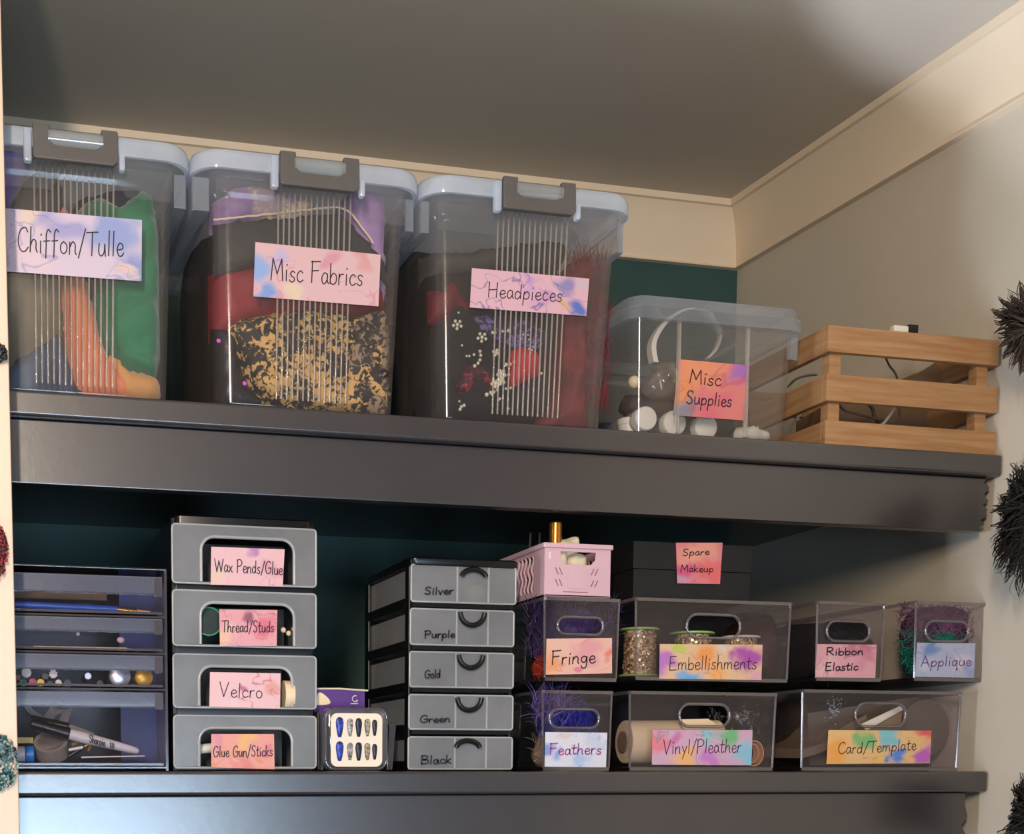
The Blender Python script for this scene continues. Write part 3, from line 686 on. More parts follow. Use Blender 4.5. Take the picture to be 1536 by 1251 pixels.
st = build('barbs', strands_mb(rr_, 900, .030, .0006, .004, 0, .5, 4, 5), 'redfeather', rf); st['kind'] = 'stuff'
CLX[:] = []; ZONE = 0
# rhinestone clusters sewn on the black headpiece (tiny: one ornament per cluster)
def flower(pts, label, r=.0021):
    mb = MB()
    for x, y, k in pts: mb.ball(V(x, y, 1.6375), r * k, 7, 5)
    return single('rhinestone_ornament', mb, 'stone', label, 'ornament', 'rhinestone ornaments in the right tub', smooth=True)
def petals(cx_, cy_, n=5, r=6, k=1.0): return [(cx_, cy_, k * 1.1)] + [(cx_ + r * math.cos(2 * PI * i / n + .4), cy_ + r * math.sin(2 * PI * i / n + .4), k) for i in range(n)]
flower(petals(686, 487), 'rhinestone flower nearest the tub left corner, below the card')
flower(petals(723, 506, r=6), 'rhinestone flower at the centre left, right of the first')
flower(petals(744, 529, 4, 4), 'small rhinestone flower beside the first ridge')
flower([(739, 499, 1), (743, 499, .8), (754, 497, .8), (758, 497, .8), (763, 496, 1.1)], 'short straight bar of rhinestones under the card')
flower([(720, 527, 1), (721, 533, 1), (720, 540, 1), (717, 545, 1), (712, 549, 1.1), (711, 532, .9), (704, 534, .8), (700, 534, .7)], 'curved row of rhinestones at the left')
flower(petals(752, 561, 5, 5, 1.1) + petals(743, 575, 5, 5) + [(765, 546, 1), (759, 547, 1), (771, 543, .9), (763, 562, .9)] + petals(752, 572, 4, 4), 'largest cluster of rhinestone flowers at the middle of the right tub', .0024)
flower([(730, 592, 1.2), (736, 589, 1), (741, 588, 1), (746, 585, 1), (738, 592, .8), (748, 600, .7), (750, 598, .7), (759, 583, .8), (766, 582, .8), (771, 577, .8)], 'rhinestone trail below the largest cluster', .0022)
flower([(690, 614, 1), (692, 610, 1), (696, 608, 1), (689, 602, .7), (762, 613, 1)], 'few loose rhinestones near the tub floor')
flower(petals(788, 507, 5, 6, .7) + petals(798, 525, 4, 5, .7) + [(812, 560, 1), (693, 518, .8), (688, 469, .8)], 'faint rhinestone flowers on the blue violet glitter headpiece', .0018)

# ================================================================== small clear tub with clip-on lid
t = thing('supplies_tub', 'small clear tub beside the wooden crate, its card reading Misc Supplies', 'storage tub')
y0, z0, z1 = 1.632, ZU + .001, V(1000, 478, 1.632).z
xa, xb = V(950, 480, y0).x, V(1196, 500, y0).x; xc, xd = V(949, 650, y0 + .012).x, V(1180, 660, y0 + .012).x
rs = []
for zz, i in ((z0, .004), (z0 + .003, .001), (z0 + .008, 0), (z0 + .0095, 0), (z1, 0)):
    f = (zz - z0) / (z1 - z0); rs.append(rrect(xc + (xa - xc) * f + i, xd + (xb - xd) * f - i, y0 + .012 * (1 - f) + i, y0 + .27 - .012 * (1 - f) - i, .018, zz, 6))
build('body', MB().rings(rs, True, False), 'bin', t, smooth=True, angle=50)
lx0, lx1 = xa - .010, V(1213, 490, y0 - .01).x; zt = V(1000, 446, 1.63).z
build('lid', MB().rings([rrect(lx0 + i, lx1 - i, y0 - .010 + i, y0 + .282 - i, .026 - i * .5, zz, 8) for zz, i in ((z1 - .004, .008), (z1 - .004, 0), (z1 + .011, 0), (z1 + .012, .004), (zt - .001, .005), (zt, .007), (zt, .016), (zt - .008, .02))], False, True), 'lidthin', t, smooth=True, angle=45)
for x in (1019, 1122):
    g = MB(); g.box(V(x, 560, y0).x - .002, V(x, 560, y0).x + .002, y0 + .0, y0 + .006, z0 + .008, z1)
    build('ridge', g, 'ridge', t, bevel=.001)
build('side_grip', MB().box(V(1188, 520, y0).x, V(1204, 520, y0).x, y0 + .01, y0 + .013, V(1000, 520, y0).z, z1), 'lidthin', t, bevel=.001)
WC4 = watercolour('red_orange_marble_paper', (228, 130, 124), [(0.1, 0.15, 0.35, (140, 140, 152)), (0.9, 0.9, 0.35, (168, 110, 190)), (0.25, 0.8, 0.4, (238, 150, 110)), (0.6, 0.2, 0.3, (226, 112, 126)), (0.1, 0.5, 0.2, (236, 150, 96))], 1.25, 2.2, (186, 80, 90), .6)
card(t, [(1019, 539), (1124, 548), (1120, 629), (1013, 621)], y0 + .0005, WC4, [('Misc', (1036, 573), (1083, 579), 24), ('Supplies', (1032, 604), (1100, 609), 23)], lean=.006, w=.0015)
def jar(label, cxp, cyp, rp, Y, ln, mat='white', tilt=0.0):
    c = V(cxp, cyp, Y); r = rp * 0.00078
    j = thing('lidded_jar', label, 'jar', 'white capped jars in the small tub')
    build('cap', MB().lathe(c, (tilt, 1, 0), [(0, r * .90), (.0008, r * .96), (.003, r), (.014, r)], 28), mat, j, smooth=True, angle=40)
    build('jar_body', MB().lathe(c + Vector((0, .0145, 0)), (tilt, 1, 0), [(0, r * .9), (.002, r * .93), (ln, r * .93)], 24), 'lidthin', j, smooth=True, angle=40)
jar('white capped jar lying on its side at the left of the small tub', 970, 627, 20, 1.665, .07)
jar('white capped jar in the middle of the small tub floor', 1013, 634, 21, 1.672, .07)
jar('white capped jar under the Misc Supplies card', 1060, 640, 21, 1.668, .07)
c = V(934, 628, 1.72); single('white_pot', MB().lathe((c.x, 1.70, ZU + .003), (0, 0, 1), [(0, .014), (.028, .015), (.029, .016), (.036, .016), (.037, .014)], 24), 'white', 'upright white pot behind the tub left corner', 'pot', smooth=True)
c = V(918, 630, 1.74); single('navy_bottle', MB().lathe((c.x, 1.76, ZU + .003), (0, 0, 1), [(0, .015), (.030, .016), (.036, .010), (.045, .009)], 24), 'navy_f', 'dark blue bottle at the far left of the small tub', 'bottle', smooth=True)
M['tissue'] = paint('crumpled_white_film', (206, 200, 188), 0.5, 0.1, 20, 0.8, 60)
lump('crumpled_film', [(1112, 640), (1125, 636), (1150, 640), (1160, 648), (1156, 660), (1114, 658)], 1.655, .03, 'tissue', 'crumpled white film at the right of the small tub floor', 'film', wr=.004, fs=60, step=.004, R=.01)
M['bagfilm'] = clear('crinkled_bag_film', (0.75, 0.72, 0.7), 0.42, (176, 166, 156), 0.12, 0.2, 3, 0.4)
lump('plastic_bag', [(978, 566), (1000, 540), (1020, 536), (1030, 560), (1028, 586), (1000, 592), (980, 584)], 1.675, .05, 'bagfilm', 'crinkled clear bag under the white headband', 'bag', wr=.008, fs=60, step=.004)
M['brown_d'] = paint('dark_brown_card', (66, 56, 52), 0.7, 0.2, 20)
lump('dark_packet', [(950, 586), (1010, 590), (1040, 600), (1100, 606), (1108, 650), (1040, 640), (960, 622)], 1.70, .05, 'brown_d', 'dark brown packet behind the white capped jars', 'packet', wr=.003)
single('yellow_bead', MB().ball(V(951, 573, 1.68), .008, 12, 8), 'cream', 'small yellow knob high at the left inside the small tub', 'bead', smooth=True)
pth = smooth_path([V(x, y, Y) for x, y, Y in ((985, 548, 1.70), (982, 520, 1.70), (995, 494, 1.695), (1018, 474, 1.69), (1045, 467, 1.69), (1068, 476, 1.70), (1082, 500, 1.72), (1076, 525, 1.74), (1062, 540, 1.75))], 6)
hb = MB(); n = len(pth)
hb.rings([[q + Vector(d) * w_ for d in ((-.5, 0, .5), (.3, .0, .5), (.3, 1.6, .5), (-.5, 1.6, .5))] for q, w_ in ((q, .0085 * (1 if i < n * .62 else .55)) for i, q in enumerate(pth))])
single('headband', hb, 'white', 'white arched headband standing inside the small tub', 'headband', smooth=True, angle=50)

# ================================================================== slatted wooden crate
t = thing('wooden_crate', 'pale slatted wooden crate at the right end of the upper shelf', 'crate')
CY0 = 1.612; DEP = .30
def zp(px, y): return V(px, y, CY0).z
cx0, cx1 = V(1243, 500, CY0).x, XW - .004
th = .009
for i, (ya, yb_) in enumerate(((487, 527), (560, 601), (630, 667))):
    za, zb_ = zp(1243, ya), zp(1243, yb_)
    zb_ = max(zb_, ZU + .0008)
    build('slat', MB().box(cx0, cx1, CY0, CY0 + th, zb_, za), 'wood', t, bevel=.0012)
    build('slat', MB().box(cx0 + th, cx1 - th, CY0 + DEP, CY0 + DEP + th, zb_, za), 'wood', t, bevel=.0012)
    build('slat', MB().box(cx0, cx0 + th, CY0 + th + .0004, CY0 + DEP + th, zb_, za), 'wood', t, bevel=.0012)
    build('slat', MB().box(cx1 - th, cx1, CY0 + th + .0004, CY0 + DEP + th, zb_, za), 'wood', t, bevel=.0012)
zt_ = zp(1243, 489)
for sx in (cx0 + th + .0004, cx1 - th - .0174):
    for sy in (CY0 + th + .0004, CY0 + DEP - .0174):
        build('corner_post', MB().box(sx, sx + .017, sy, sy + .017, ZU + .0008, zt_), 'wood', t, bevel=.001)
build('base_panel', MB().box(cx0 + th + .018, cx1 - th - .018, CY0 + .012, CY0 + DEP - .002, ZU + .004, ZU + .009), 'wood', t)
M['cable'] = paint('pale_cable', (196, 184, 168), 0.45, 0.05, 20)
M['cabled'] = paint('brown_cable', (96, 78, 62), 0.5, 0.1, 20)
def cable(pts, r, mat, label): single('cable', MB().tube(smooth_path([V(x, y, Y) for x, y, Y in pts], 8), r, 7), mat, label, 'cable', 'cables in the crate', smooth=True)
cable([(1326, 530, 1.70), (1334, 548, 1.72), (1345, 565, 1.72), (1350, 600, 1.70), (1345, 610, 1.69), (1330, 628, 1.68), (1318, 640, 1.68)], .0014, 'cabled', 'brown cable dropping between the upper slats of the crate')
cable([(1345, 600, 1.66), (1342, 612, 1.66), (1334, 624, 1.66), (1322, 638, 1.67), (1300, 650, 1.68)], .0020, 'cable', 'white cable curving down behind the lowest front slat')
cable([(1300, 604, 1.69), (1308, 612, 1.69), (1312, 626, 1.69), (1320, 640, 1.69)], .0024, 'cabled', 'thick brown cable loop behind the lower gap')
cable([(1258, 606, 1.67), (1268, 616, 1.66), (1290, 622, 1.66), (1312, 628, 1.67), (1330, 632, 1.68)], .0018, 'cabled', 'flat brown cable beside the left corner post')
cable([(1185, 646, 1.74), (1192, 632, 1.72), (1200, 622, 1.72), (1215, 600, 1.74), (1230, 580, 1.76)], .0018, 'cable', 'white cable seen between the left side slats')
cable([(1182, 580, 1.80), (1195, 568, 1.78), (1212, 563, 1.76), (1226, 562, 1.74)], .0018, 'cable', 'grey cable looping over the middle side slat')
M['cardb'] = paint('brown_board', (126, 100, 74), 0.75, 0.12, 8)
single('cardboard_strip', MB().quadslab(V(1360, 572, 1.70), V(1402, 544, 1.72), V(1446, 546, 1.74), V(1460, 585, 1.72), .004), 'cardb', 'brown cardboard flap leaning in the upper gap of the crate', 'cardboard')
single('cardboard_box', MB().hexa([V(1250, 672, 1.74), V(1450, 690, 1.74), V(1450, 610, 1.74), V(1250, 600, 1.74), V(1250, 672, 1.74) + Vector((.02, .12, 0)), V(1450, 690, 1.74) + Vector((-.02, .12, 0)), V(1450, 610, 1.74) + Vector((-.02, .12, 0)), V(1250, 600, 1.74) + Vector((.02, .12, 0))]), 'cardb', 'brown cardboard box lying low at the back of the crate', 'box')
t = thing('cable_plug', 'small white plug with a black end on the crate top edge', 'plug')
a, b, c = V(1334, 490, 1.625), V(1356, 488, 1.625), V(1370, 489, 1.625)
for q in (a, b, c): q.z = max(q.z, zp(1243, 487) + .0045 - (0.0))
build('sleeve', MB().box(a.x, b.x, 1.615, 1.624, zp(1243, 487) + .0005, zp(1243, 487) + .0085), 'white', t, bevel=.001)
build('plug_end', MB().box(b.x + .0003, c.x, 1.614, 1.625, zp(1243, 487) + .0005, zp(1243, 487) + .011), 'black', t, bevel=.001)

# ================================================================== lower shelf: helpers
def panel_hole(outer, hole, y0, y1):
    """upright sheet with a hole; outlines are (x, z) lists"""
    mb = MB(); no, nh = len(outer), len(hole)
    tri = tessellate_polygon([[Vector((x, z, 0)) for x, z in outer], [Vector((x, z, 0)) for x, z in hole]])
    A = list(outer) + list(hole)
    mb.v = [(x, y0, z) for x, z in A] + [(x, y1, z) for x, z in A]; N = no + nh
    for t_ in tri: mb.f.append(tuple(t_)); mb.f.append(tuple(N + i for i in reversed(t_)))
    for s0, n in ((0, no), (no, nh)):
        for i in range(n):
            j = (i + 1) % n; mb.f.append((s0 + i, s0 + j, N + s0 + j, N + s0 + i))
    return mb
def stadium(x0, x1, z0, z1, r=None, n=7):
    r = r or (z1 - z0) / 2 * .98; r = min(r, (z1 - z0) / 2 * .98)
    return [(x, z) for x, z, _ in rrect(x0, x1, z0, z1, r, 0, n)]
BINS = 'clear acrylic bins on the lower shelf'
def acrylic_bin(label, l, r, top, bot, Y, dep, hd, foot=0.006):
    """front face l..r, top..bot in pixels; hd = handle hole (l, r, top, bottom) in pixels"""
    t = thing('acrylic_bin', label, 'storage bin', BINS)
    xm = (l + r) / 2
    x0, x1 = V(l, bot, Y).x, V(r, bot, Y).x; z0, z1 = V(xm, bot, Y).z, V(xm, top, Y).z
    if bot > 1140: z0 = ZL + .0008
    w = .0022
    b = MB(); q0 = foot * .35
    P = [(x0, Y + w, z1), (x0, Y + dep, z1), (x1, Y + dep, z1), (x1, Y + w, z1), (x0 + q0, Y + w, z0 + w), (x0 + q0, Y + dep - q0, z0 + w), (x1 - q0, Y + dep - q0, z0 + w), (x1 - q0, Y + w, z0 + w)]
    b.add(P, [(0, 1, 5, 4), (1, 2, 6, 5), (2, 3, 7, 6)])
    build('body', b, 'acryl', t)
    build('base', MB().box(x0 + q0, x1 - q0, Y + .001, Y + dep - q0, z0, z0 + .005), 'acrdark', t, bevel=.001)
    hx0, hx1 = V(hd[0], hd[2], Y).x, V(hd[1], hd[2], Y).x; hz1, hz0 = V(xm, hd[2], Y).z, V(xm, hd[3], Y).z
    st_ = stadium(hx0, hx1, hz0, hz1)
    build('front_panel', panel_hole([(x0 + q0, z0 + w), (x1 - q0, z0 + w), (x1, z1), (x0, z1)], st_, Y, Y + w), 'acrylf', t)
    so_ = stadium(hx0 - .0035, hx1 + .0035, hz0 - .0035, hz1 + .0035)
    build('handle_rim', MB().tube([(x, Y - .0008, z) for x, z in st_], .0021, 6, True), 'acredge', t, smooth=True, angle=80)
    g = .0042
    rim = MB().rings([rrect(x0 - i, x1 + i, Y - i, Y + dep + i, .004, z, 2) for z, i in ((z1 - g, .0004), (z1 - g, .0028), (z1, .0028), (z1, .0002))], False, False)
    build('top_rim', rim, 'acredge', t)
    for xx, yy, q in ((x0, Y, q0), (x1, Y, -q0), (x0, Y + dep, q0), (x1, Y + dep, -q0)):
        build('corner_edge', MB().tube([(xx + q, yy, z0 + .004), (xx, yy, z1 - g)], .0016, 6), 'acredge', t, smooth=True)
    build('foot_strip', MB().box(x0 + q0, x1 - q0, Y - .0012, Y + .001, z0, z0 + .0045), 'acredge', t)
    return t

# ---- seven stackable bins
YL = 1.628
b_fe = acrylic_bin('clear bin at the bottom left of the bin stack, its card reading Feathers', 812, 915, 1036, 1156, YL, .30, (824, 898, 1064, 1092))
b_vi = acrylic_bin('clear wide bin on the lower shelf, its card reading Vinyl/Pleather', 942, 1160, 1038, 1156, YL, .30, (1019, 1094, 1056, 1090))
b_ca = acrylic_bin('clear wide bin beside the right wall, its card reading Card/Template', 1200, 1436, 1036, 1155, YL, .30, (1283, 1358, 1055, 1090))
YU = YL - .004
b_fr = acrylic_bin('clear bin under the pink crate, its card reading Fringe', 815, 926, 897, 1022, YU, .30, (836, 904, 926, 952))
b_em = acrylic_bin('clear wide bin under the black box, its card reading Embellishments', 951, 1182, 900, 1022, YU, .30, (1030, 1110, 922, 957))
b_ri = acrylic_bin('clear bin stacked in the upper row, its card reading Ribbon Elastic', 1222, 1322, 903, 1022, YU, .30, (1240, 1304, 932, 962))
b_ap = acrylic_bin('clear bin at the top right of the bin stack, its card reading Applique', 1369, 1474, 903, 1022, YU, .30, (1388, 1452, 932, 962))
F1 = watercolour('peach_pink_marble_paper', (238, 186, 168), [(0.1, 0.3, 0.35, (240, 164, 110)), (0.6, 0.6, 0.35, (232, 160, 164)), (0.95, 0.5, 0.2, (238, 130, 110)), (0.5, 0.05, 0.15, (224, 130, 150))], 1.8, 3.1, (206, 110, 110), .5)
card(b_fr, [(820, 958), (918, 957), (918, 1010), (819, 1012)], YU - .0022, F1, [('Fringe', (828, 997), (893, 994), 24)], w=.0016)
F2 = watercolour('rainbow_marble_paper', (232, 190, 150), [(0.03, 0.4, 0.35, (196, 120, 196)), (0.3, 0.0, 0.28, (110, 170, 226)), (0.18, 0.9, 0.25, (196, 206, 96)), (0.45, 0.6, 0.4, (244, 158, 84)), (0.6, 0.1, 0.35, (246, 176, 104)), (0.88, 0.6, 0.35, (178, 84, 172)), (0.7, 0.95, 0.2, (226, 206, 190)), (0.95, 0.05, 0.2, (226, 166, 186))], 2.9, 6.6, (120, 60, 130), .4)
card(b_em, [(990, 966), (1144, 967), (1142, 1020), (989, 1018)], YU - .0022, F2, [('Embellishments', (1004, 1005), (1135, 1003), 25)], w=.0011)
F3 = watercolour('rose_marble_paper', (220, 160, 170), [(0.8, 0.7, 0.4, (206, 130, 150)), (0.2, 0.3, 0.3, (228, 178, 184)), (0.5, 0.9, 0.2, (190, 120, 140))], 1.7, 2.2, (150, 80, 90), .5)
card(b_ri, [(1226, 966), (1315, 967), (1313, 1017), (1223, 1016)], YU - .0022, F3, [('Ribbon', (1240, 983), (1295, 982), 14), ('Elastic', (1238, 1006), (1287, 1005), 15)], w=.0017)
F4 = watercolour('pale_blue_marble_paper', (176, 180, 206), [(0.3, 0.8, 0.3, (110, 140, 190)), (0.8, 0.4, 0.3, (206, 196, 210)), (0.95, 0.2, 0.3, (150, 160, 200)), (0.1, 0.2, 0.2, (196, 200, 214))], 1.7, 9.2, (96, 116, 170), .5)
card(b_ap, [(1376, 964), (1463, 965), (1461, 1017), (1373, 1015)], YU - .0022, F4, [('Applique', (1381, 1000), (1457, 998), 20)], ink='inkp', w=.0013)
F5 = watercolour('ice_blue_marble_paper', (224, 222, 232), [(0.02, 0.4, 0.25, (130, 160, 224)), (0.6, 0.2, 0.25, (180, 200, 232)), (0.85, 0.8, 0.3, (206, 210, 228)), (0.3, 0.8, 0.2, (226, 206, 196))], 1.75, 5.2, (110, 150, 210), .5)
card(b_fe, [(818, 1098), (911, 1099), (909, 1151), (817, 1150)], YL - .0022, F5, [('Feathers', (825, 1132), (902, 1131), 20)], ink='inkr', w=.0016)
F6 = watercolour('pink_teal_marble_paper', (216, 170, 196), [(0.05, 0.7, 0.35, (238, 130, 146)), (0.35, 0.15, 0.3, (244, 184, 120)), (0.2, 0.9, 0.2, (214, 120, 170)), (0.55, 0.7, 0.28, (150, 196, 206)), (0.75, 0.9, 0.35, (120, 186, 130)), (0.95, 0.3, 0.35, (140, 196, 220)), (0.6, 0.15, 0.25, (206, 130, 200)), (0.02, 0.1, 0.15, (180, 210, 220))], 2.8, 8.4, (60, 130, 140), .5)
card(b_vi, [(979, 1095), (1129, 1095), (1127, 1148), (978, 1147)], YL - .0022, F6, [('Vinyl/Pleather', (995, 1131), (1112, 1128), 26)], w=.0011)
F7 = watercolour('orange_to_violet_marble_paper', (236, 190, 130), [(0.1, 0.4, 0.45, (244, 168, 80)), (0.35, 0.9, 0.3, (130, 186, 120)), (0.6, 0.75, 0.32, (130, 196, 206)), (0.68, 0.1, 0.25, (90, 140, 220)), (0.92, 0.3, 0.28, (196, 100, 190)), (0.93, 0.9, 0.25, (232, 96, 96)), (0.5, 0.1, 0.2, (240, 190, 110))], 3.0, 11.4, (90, 90, 130), .35)
card(b_ca, [(1243, 1095), (1397, 1096), (1395, 1145), (1240, 1146)], YL - .0022, F7, [('Card/Template', (1257, 1131), (1374, 1125), 22)], w=.0012)

# ---- inside the bins
M['plumv'] = paint('dark_violet_feather', (62, 40, 92), 0.7, 0.3, 20, col2=(30, 18, 46))
M['plumb'] = paint('royal_blue_feather', (34, 38, 150), 0.6, 0.3, 20)
M['plumbeige'] = paint('beige_feather', (160, 142, 120), 0.8, 0.2, 20, 0.4, 60, col2=(96, 80, 66))
M['orangered'] = paint('orange_red_fringe', (196, 62, 30), 0.6, 0.3, 30, col2=(110, 22, 34))
M['violetl'] = paint('pale_violet_feather', (120, 96, 178), 0.6, 0.2, 20)
M['teal'] = paint('teal_lace', (20, 132, 112), 0.5, 0.25, 30, 0.6, 100)
M['mauve'] = paint('mauve_lace', (118, 72, 106), 0.6, 0.25, 30, 0.6, 120)
M['maroon'] = paint('maroon_cloth', (58, 20, 26), 0.7, 0.2, 14)
M['roseg'] = speckle('rose_gold_sequins', (84, 60, 46), (244, 212, 162), 210, 0.5, 0.3)
M['seq_blk'] = speckle('black_sequins', (12, 12, 14), (120, 120, 124), 230, 0.66, 0.3)
M['lime'] = paint('lime_green_plastic', (150, 190, 104), 0.4, 0.05, 10)
M['sheet'] = clear('translucent_template_sheet', (0.7, 0.68, 0.66), 0.5, (176, 160, 146), 0.05, 0.2, 3, 0.4)
M['kraft'] = paint('brown_card_sheet', (132, 112, 92), 0.7, 0.1, 8)
def fluff(name, label, cat, box, Y, dy, mat, n, ln, w, d=(0, -.1, 1), spread=.004, curl=.9, seed=1, body=None, group=None):
    t = thing(name, label, cat, group)
    if body: build('core', lump_mb(body, Y + .012, .05, R=.02, wr=.008, fs=40), mat, t, smooth=True, angle=80)
    def rf_(rnd):
        return V(rnd.uniform(box[0], box[2]), rnd.uniform(box[1], box[3]), Y + rnd.uniform(0, dy)), Vector(d) + Vector((rnd.uniform(-1, 1), rnd.uniform(-.3, .1), rnd.uniform(-1, 1))) * .8
    s_ = build('barbs', strands_mb(rf_, n, ln, w, spread, 0, curl, 5, seed), mat, t); s_['kind'] = 'stuff'
    return t
fluff('feather_bunch', 'dark violet feathers in the left of the Fringe bin', 'feathers', (790, 905, 924, 990), YU + .014, .06, 'plumv', 900, .022, .0007, seed=2, body=[(820, 910), (880, 904), (922, 930), (922, 1000), (820, 1000)])
fluff('fringe_bundle', 'orange red fringe at the foot of the Fringe bin', 'fringe', (800, 985, 870, 1012), YU + .014, .05, 'orangered', 420, .018, .0006, d=(1, 0, .1), seed=3, body=[(820, 982), (880, 978), (915, 990), (915, 1014), (820, 1016)])
fluff('feather_bunch', 'pale violet feathers bursting from the left of the Feathers bin', 'feathers', (800, 1045, 850, 1090), YL + .012, .07, 'violetl', 220, .034, .0005, seed=4, curl=1.2)
fluff('feather_bunch', 'royal blue feathers behind the handle of the Feathers bin', 'feathers', (840, 1062, 880, 1100), YL + .03, .03, 'plumb', 200, .02, .0009, seed=5, body=[(826, 1064), (870, 1058), (905, 1070), (900, 1140), (826, 1140)])
fluff('feather_bunch', 'beige fluffy feathers at the foot of the Feathers bin', 'feathers', (800, 1110, 908, 1148), YL + .012, .05, 'plumbeige', 500, .016, .0005, seed=6, body=[(820, 1108), (866, 1100), (908, 1108), (908, 1150), (820, 1150)])
def between(name, label, cat, px, Y, dy, mat, n, ln, body, seed):
    return fluff(name, label, cat, px, Y, dy, mat, n, ln, .0006, seed=seed, body=body)
def sequin_roll(label, cxp, ytop, rp, Y, hz, flange='lime', nb=420, z0p=1016):
    t = thing('sequin_roll', label, 'sequin roll', 'rolls in the Embellishments bin')
    c = V(cxp, z0p, Y); zt = V(cxp, ytop, Y).z; r = rp * .00078; zb = V(cxp, z0p, YU).z + .004
    build('core', MB().lathe((c.x, Y, zb), (0, 0, 1), [(.0, r * .86), (zt - zb - .003, r * .86)], 24), 'roseg', t, smooth=True)
    for zz in (zb, zt - .003):
        build('flange', MB().lathe((c.x, Y, zz), (0, 0, 1), [(0, r * 1.12), (.0006, r * 1.16), (.0024, r * 1.16), (.003, r * 1.12)], 28), flange, t, smooth=True)
    rnd = random.Random(int(cxp)); mb = MB()
    for i in range(nb):
        a = rnd.uniform(PI, 2 * PI + .3); z = rnd.uniform(zb + .003, zt - .006); rr2 = r * rnd.uniform(.88, .99)
        q = Vector((c.x + rr2 * math.cos(a), Y + rr2 * math.sin(a), z)); nn = (Vector((math.cos(a), math.sin(a), 0)) + Vector([rnd.uniform(-.5, .5) for _ in range(3)])).normalized()
        a1 = nn.orthogonal().normalized() * .0019; a2 = nn.cross(a1)
        mb.add([q + a1, q + a2, q - a1, q - a2], [(0, 1, 2, 3)])
    s_ = build('sequins', mb, 'seqgold', t); s_['kind'] = 'stuff'
M['seqgold'] = paint('gold_sequins', (250, 220, 168), 0.25, 0.3, 80, metal=0.5, col2=(150, 110, 80))
sequin_roll('rose gold sequin roll at the left end of the Embellishments bin', 957, 943, 29, YU + .05, 0, nb=700)
sequin_roll('sequin roll with a lime rim behind the Embellishments card', 1036, 949, 33, YU + .06, 0, nb=600)
sequin_roll('sequin roll with a pale rim right of the lime rimmed roll', 1108, 955, 30, YU + .07, 0, nb=500, flange='white')
lump('folded_fabric', [(1140, 935), (1175, 925), (1178, 1014), (1120, 1014), (1120, 990)], YU + .05, .20, 'maroon', 'maroon cloth at the right of the Embellishments bin', wr=.004)
lump('folded_fabric', [(962, 915), (1040, 910), (1120, 914), (1172, 920), (1172, 1010), (962, 1010)], YU + .13, .12, 'blk_vel', 'added dark filling at the back of the Embellishments bin', wr=.006)  # dark mass added to keep the bin interior dark
lump('folded_fabric', [(955, 1050), (1050, 1046), (1140, 1050), (1150, 1140), (955, 1140)], YL + .13, .12, 'blk_vel', 'added dark filling at the back of the Vinyl/Pleather bin', wr=.006)  # dark mass added behind the vinyl to darken the bin interior
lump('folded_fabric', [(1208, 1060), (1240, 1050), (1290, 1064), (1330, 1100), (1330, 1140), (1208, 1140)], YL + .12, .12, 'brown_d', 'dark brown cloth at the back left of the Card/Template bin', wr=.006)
# vinyl
c0, c1 = V(936, 1113, YL + .045), V(1075, 1112, YL + .04)
t = thing('vinyl_roll', 'cream vinyl roll lying along the Vinyl/Pleather bin', 'vinyl roll')
build('roll', MB().cyl(c0, c1, .0285, n=32, bev=.001), 'cream', t, smooth=True)
build('core_tube', MB().cyl(c0 - Vector((.003, 0, 0)), c0 + Vector((.01, 0, 0)), .014, n=20), 'kraft', t, smooth=True)
single('vinyl_sheet', MB().quadslab(V(1020, 1079, YL + .022), V(1062, 1078, YL + .024), V(1090, 1096, YL + .022), V(1025, 1098, YL + .018), .0015), 'cream', 'loose cream vinyl sheet behind the handle of the Vinyl/Pleather bin', 'vinyl sheet')
lump('folded_fabric', [(1098, 1050), (1150, 1046), (1158, 1060), (1156, 1100), (1140, 1150), (1100, 1150), (1092, 1080)], YL + .045, .10, 'seq_blk', 'black sequinned cloth at the right of the Vinyl/Pleather bin', wr=.006)
for k, (r_, dx) in enumerate(((.016, 0), (.012, -4))):
    c = V(1132 + dx, 1130, YL + .02)
    single('ribbon_loop', MB().rings([[(c.x + (r_ + e) * math.cos(a) * .8, c.y + yy, c.z + (r_ + e) * math.sin(a)) for yy, e in ((0, 0), (.012, 0), (.012, .0016), (0, .0016))] for a in [PI * 2 * i / 24 for i in range(25)]], False, False), 'tan_f', ('outer' if k == 0 else 'inner') + ' tan ribbon loop right of the Vinyl/Pleather card', 'ribbon', smooth=True)
# card bin
c = V(1388, 1092, YL + .05)
single('template_disc', MB().cyl(c, c + Vector((0, .003, 0)), .040, n=40), 'sheet', 'round translucent template at the right of the Card/Template bin', 'template')
single('template_sheet', MB().quadslab(V(1212, 1070, YL + .06), V(1395, 1042, YL + .09), V(1398, 1148, YL + .09), V(1215, 1148, YL + .06), .001), 'sheet', 'large translucent sheet filling the Card/Template bin', 'template')
single('card_strip', MB().quadslab(V(1292, 1086, YL + .02), V(1352, 1058, YL + .03), V(1356, 1064, YL + .03), V(1300, 1096, YL + .02), .001), 'white', 'pale folded card strip behind the handle of the Card/Template bin', 'card')
single('card_sheet', MB().quadslab(V(1300, 1098, YL + .015), V(1354, 1066, YL + .02), V(1350, 1094, YL + .018), V(1330, 1140, YL + .012), .001), 'kraft', 'grey brown card sheet below the folded strip', 'card')
pp = smooth_path([V(1204, 1124, YL + .03), V(1240, 1112, YL + .03), V(1262, 1092, YL + .03), V(1300, 1072, YL + .035)], 6)
single('curled_sheet', MB().rings([[q, q + Vector((0, .10, .004)), q + Vector((0, .10, -.010)), q + Vector((0, 0, -.012))] for q in pp]), 'kraft', 'curled brown card sheet at the left of the Card/Template bin', 'card', smooth=True)
mb = MB(); rnd = random.Random(4)
for i in range(60): mb.ball(V(rnd.gauss(1250, 6), rnd.gauss(1064, 10), YL + .022), .0011, 5, 3)
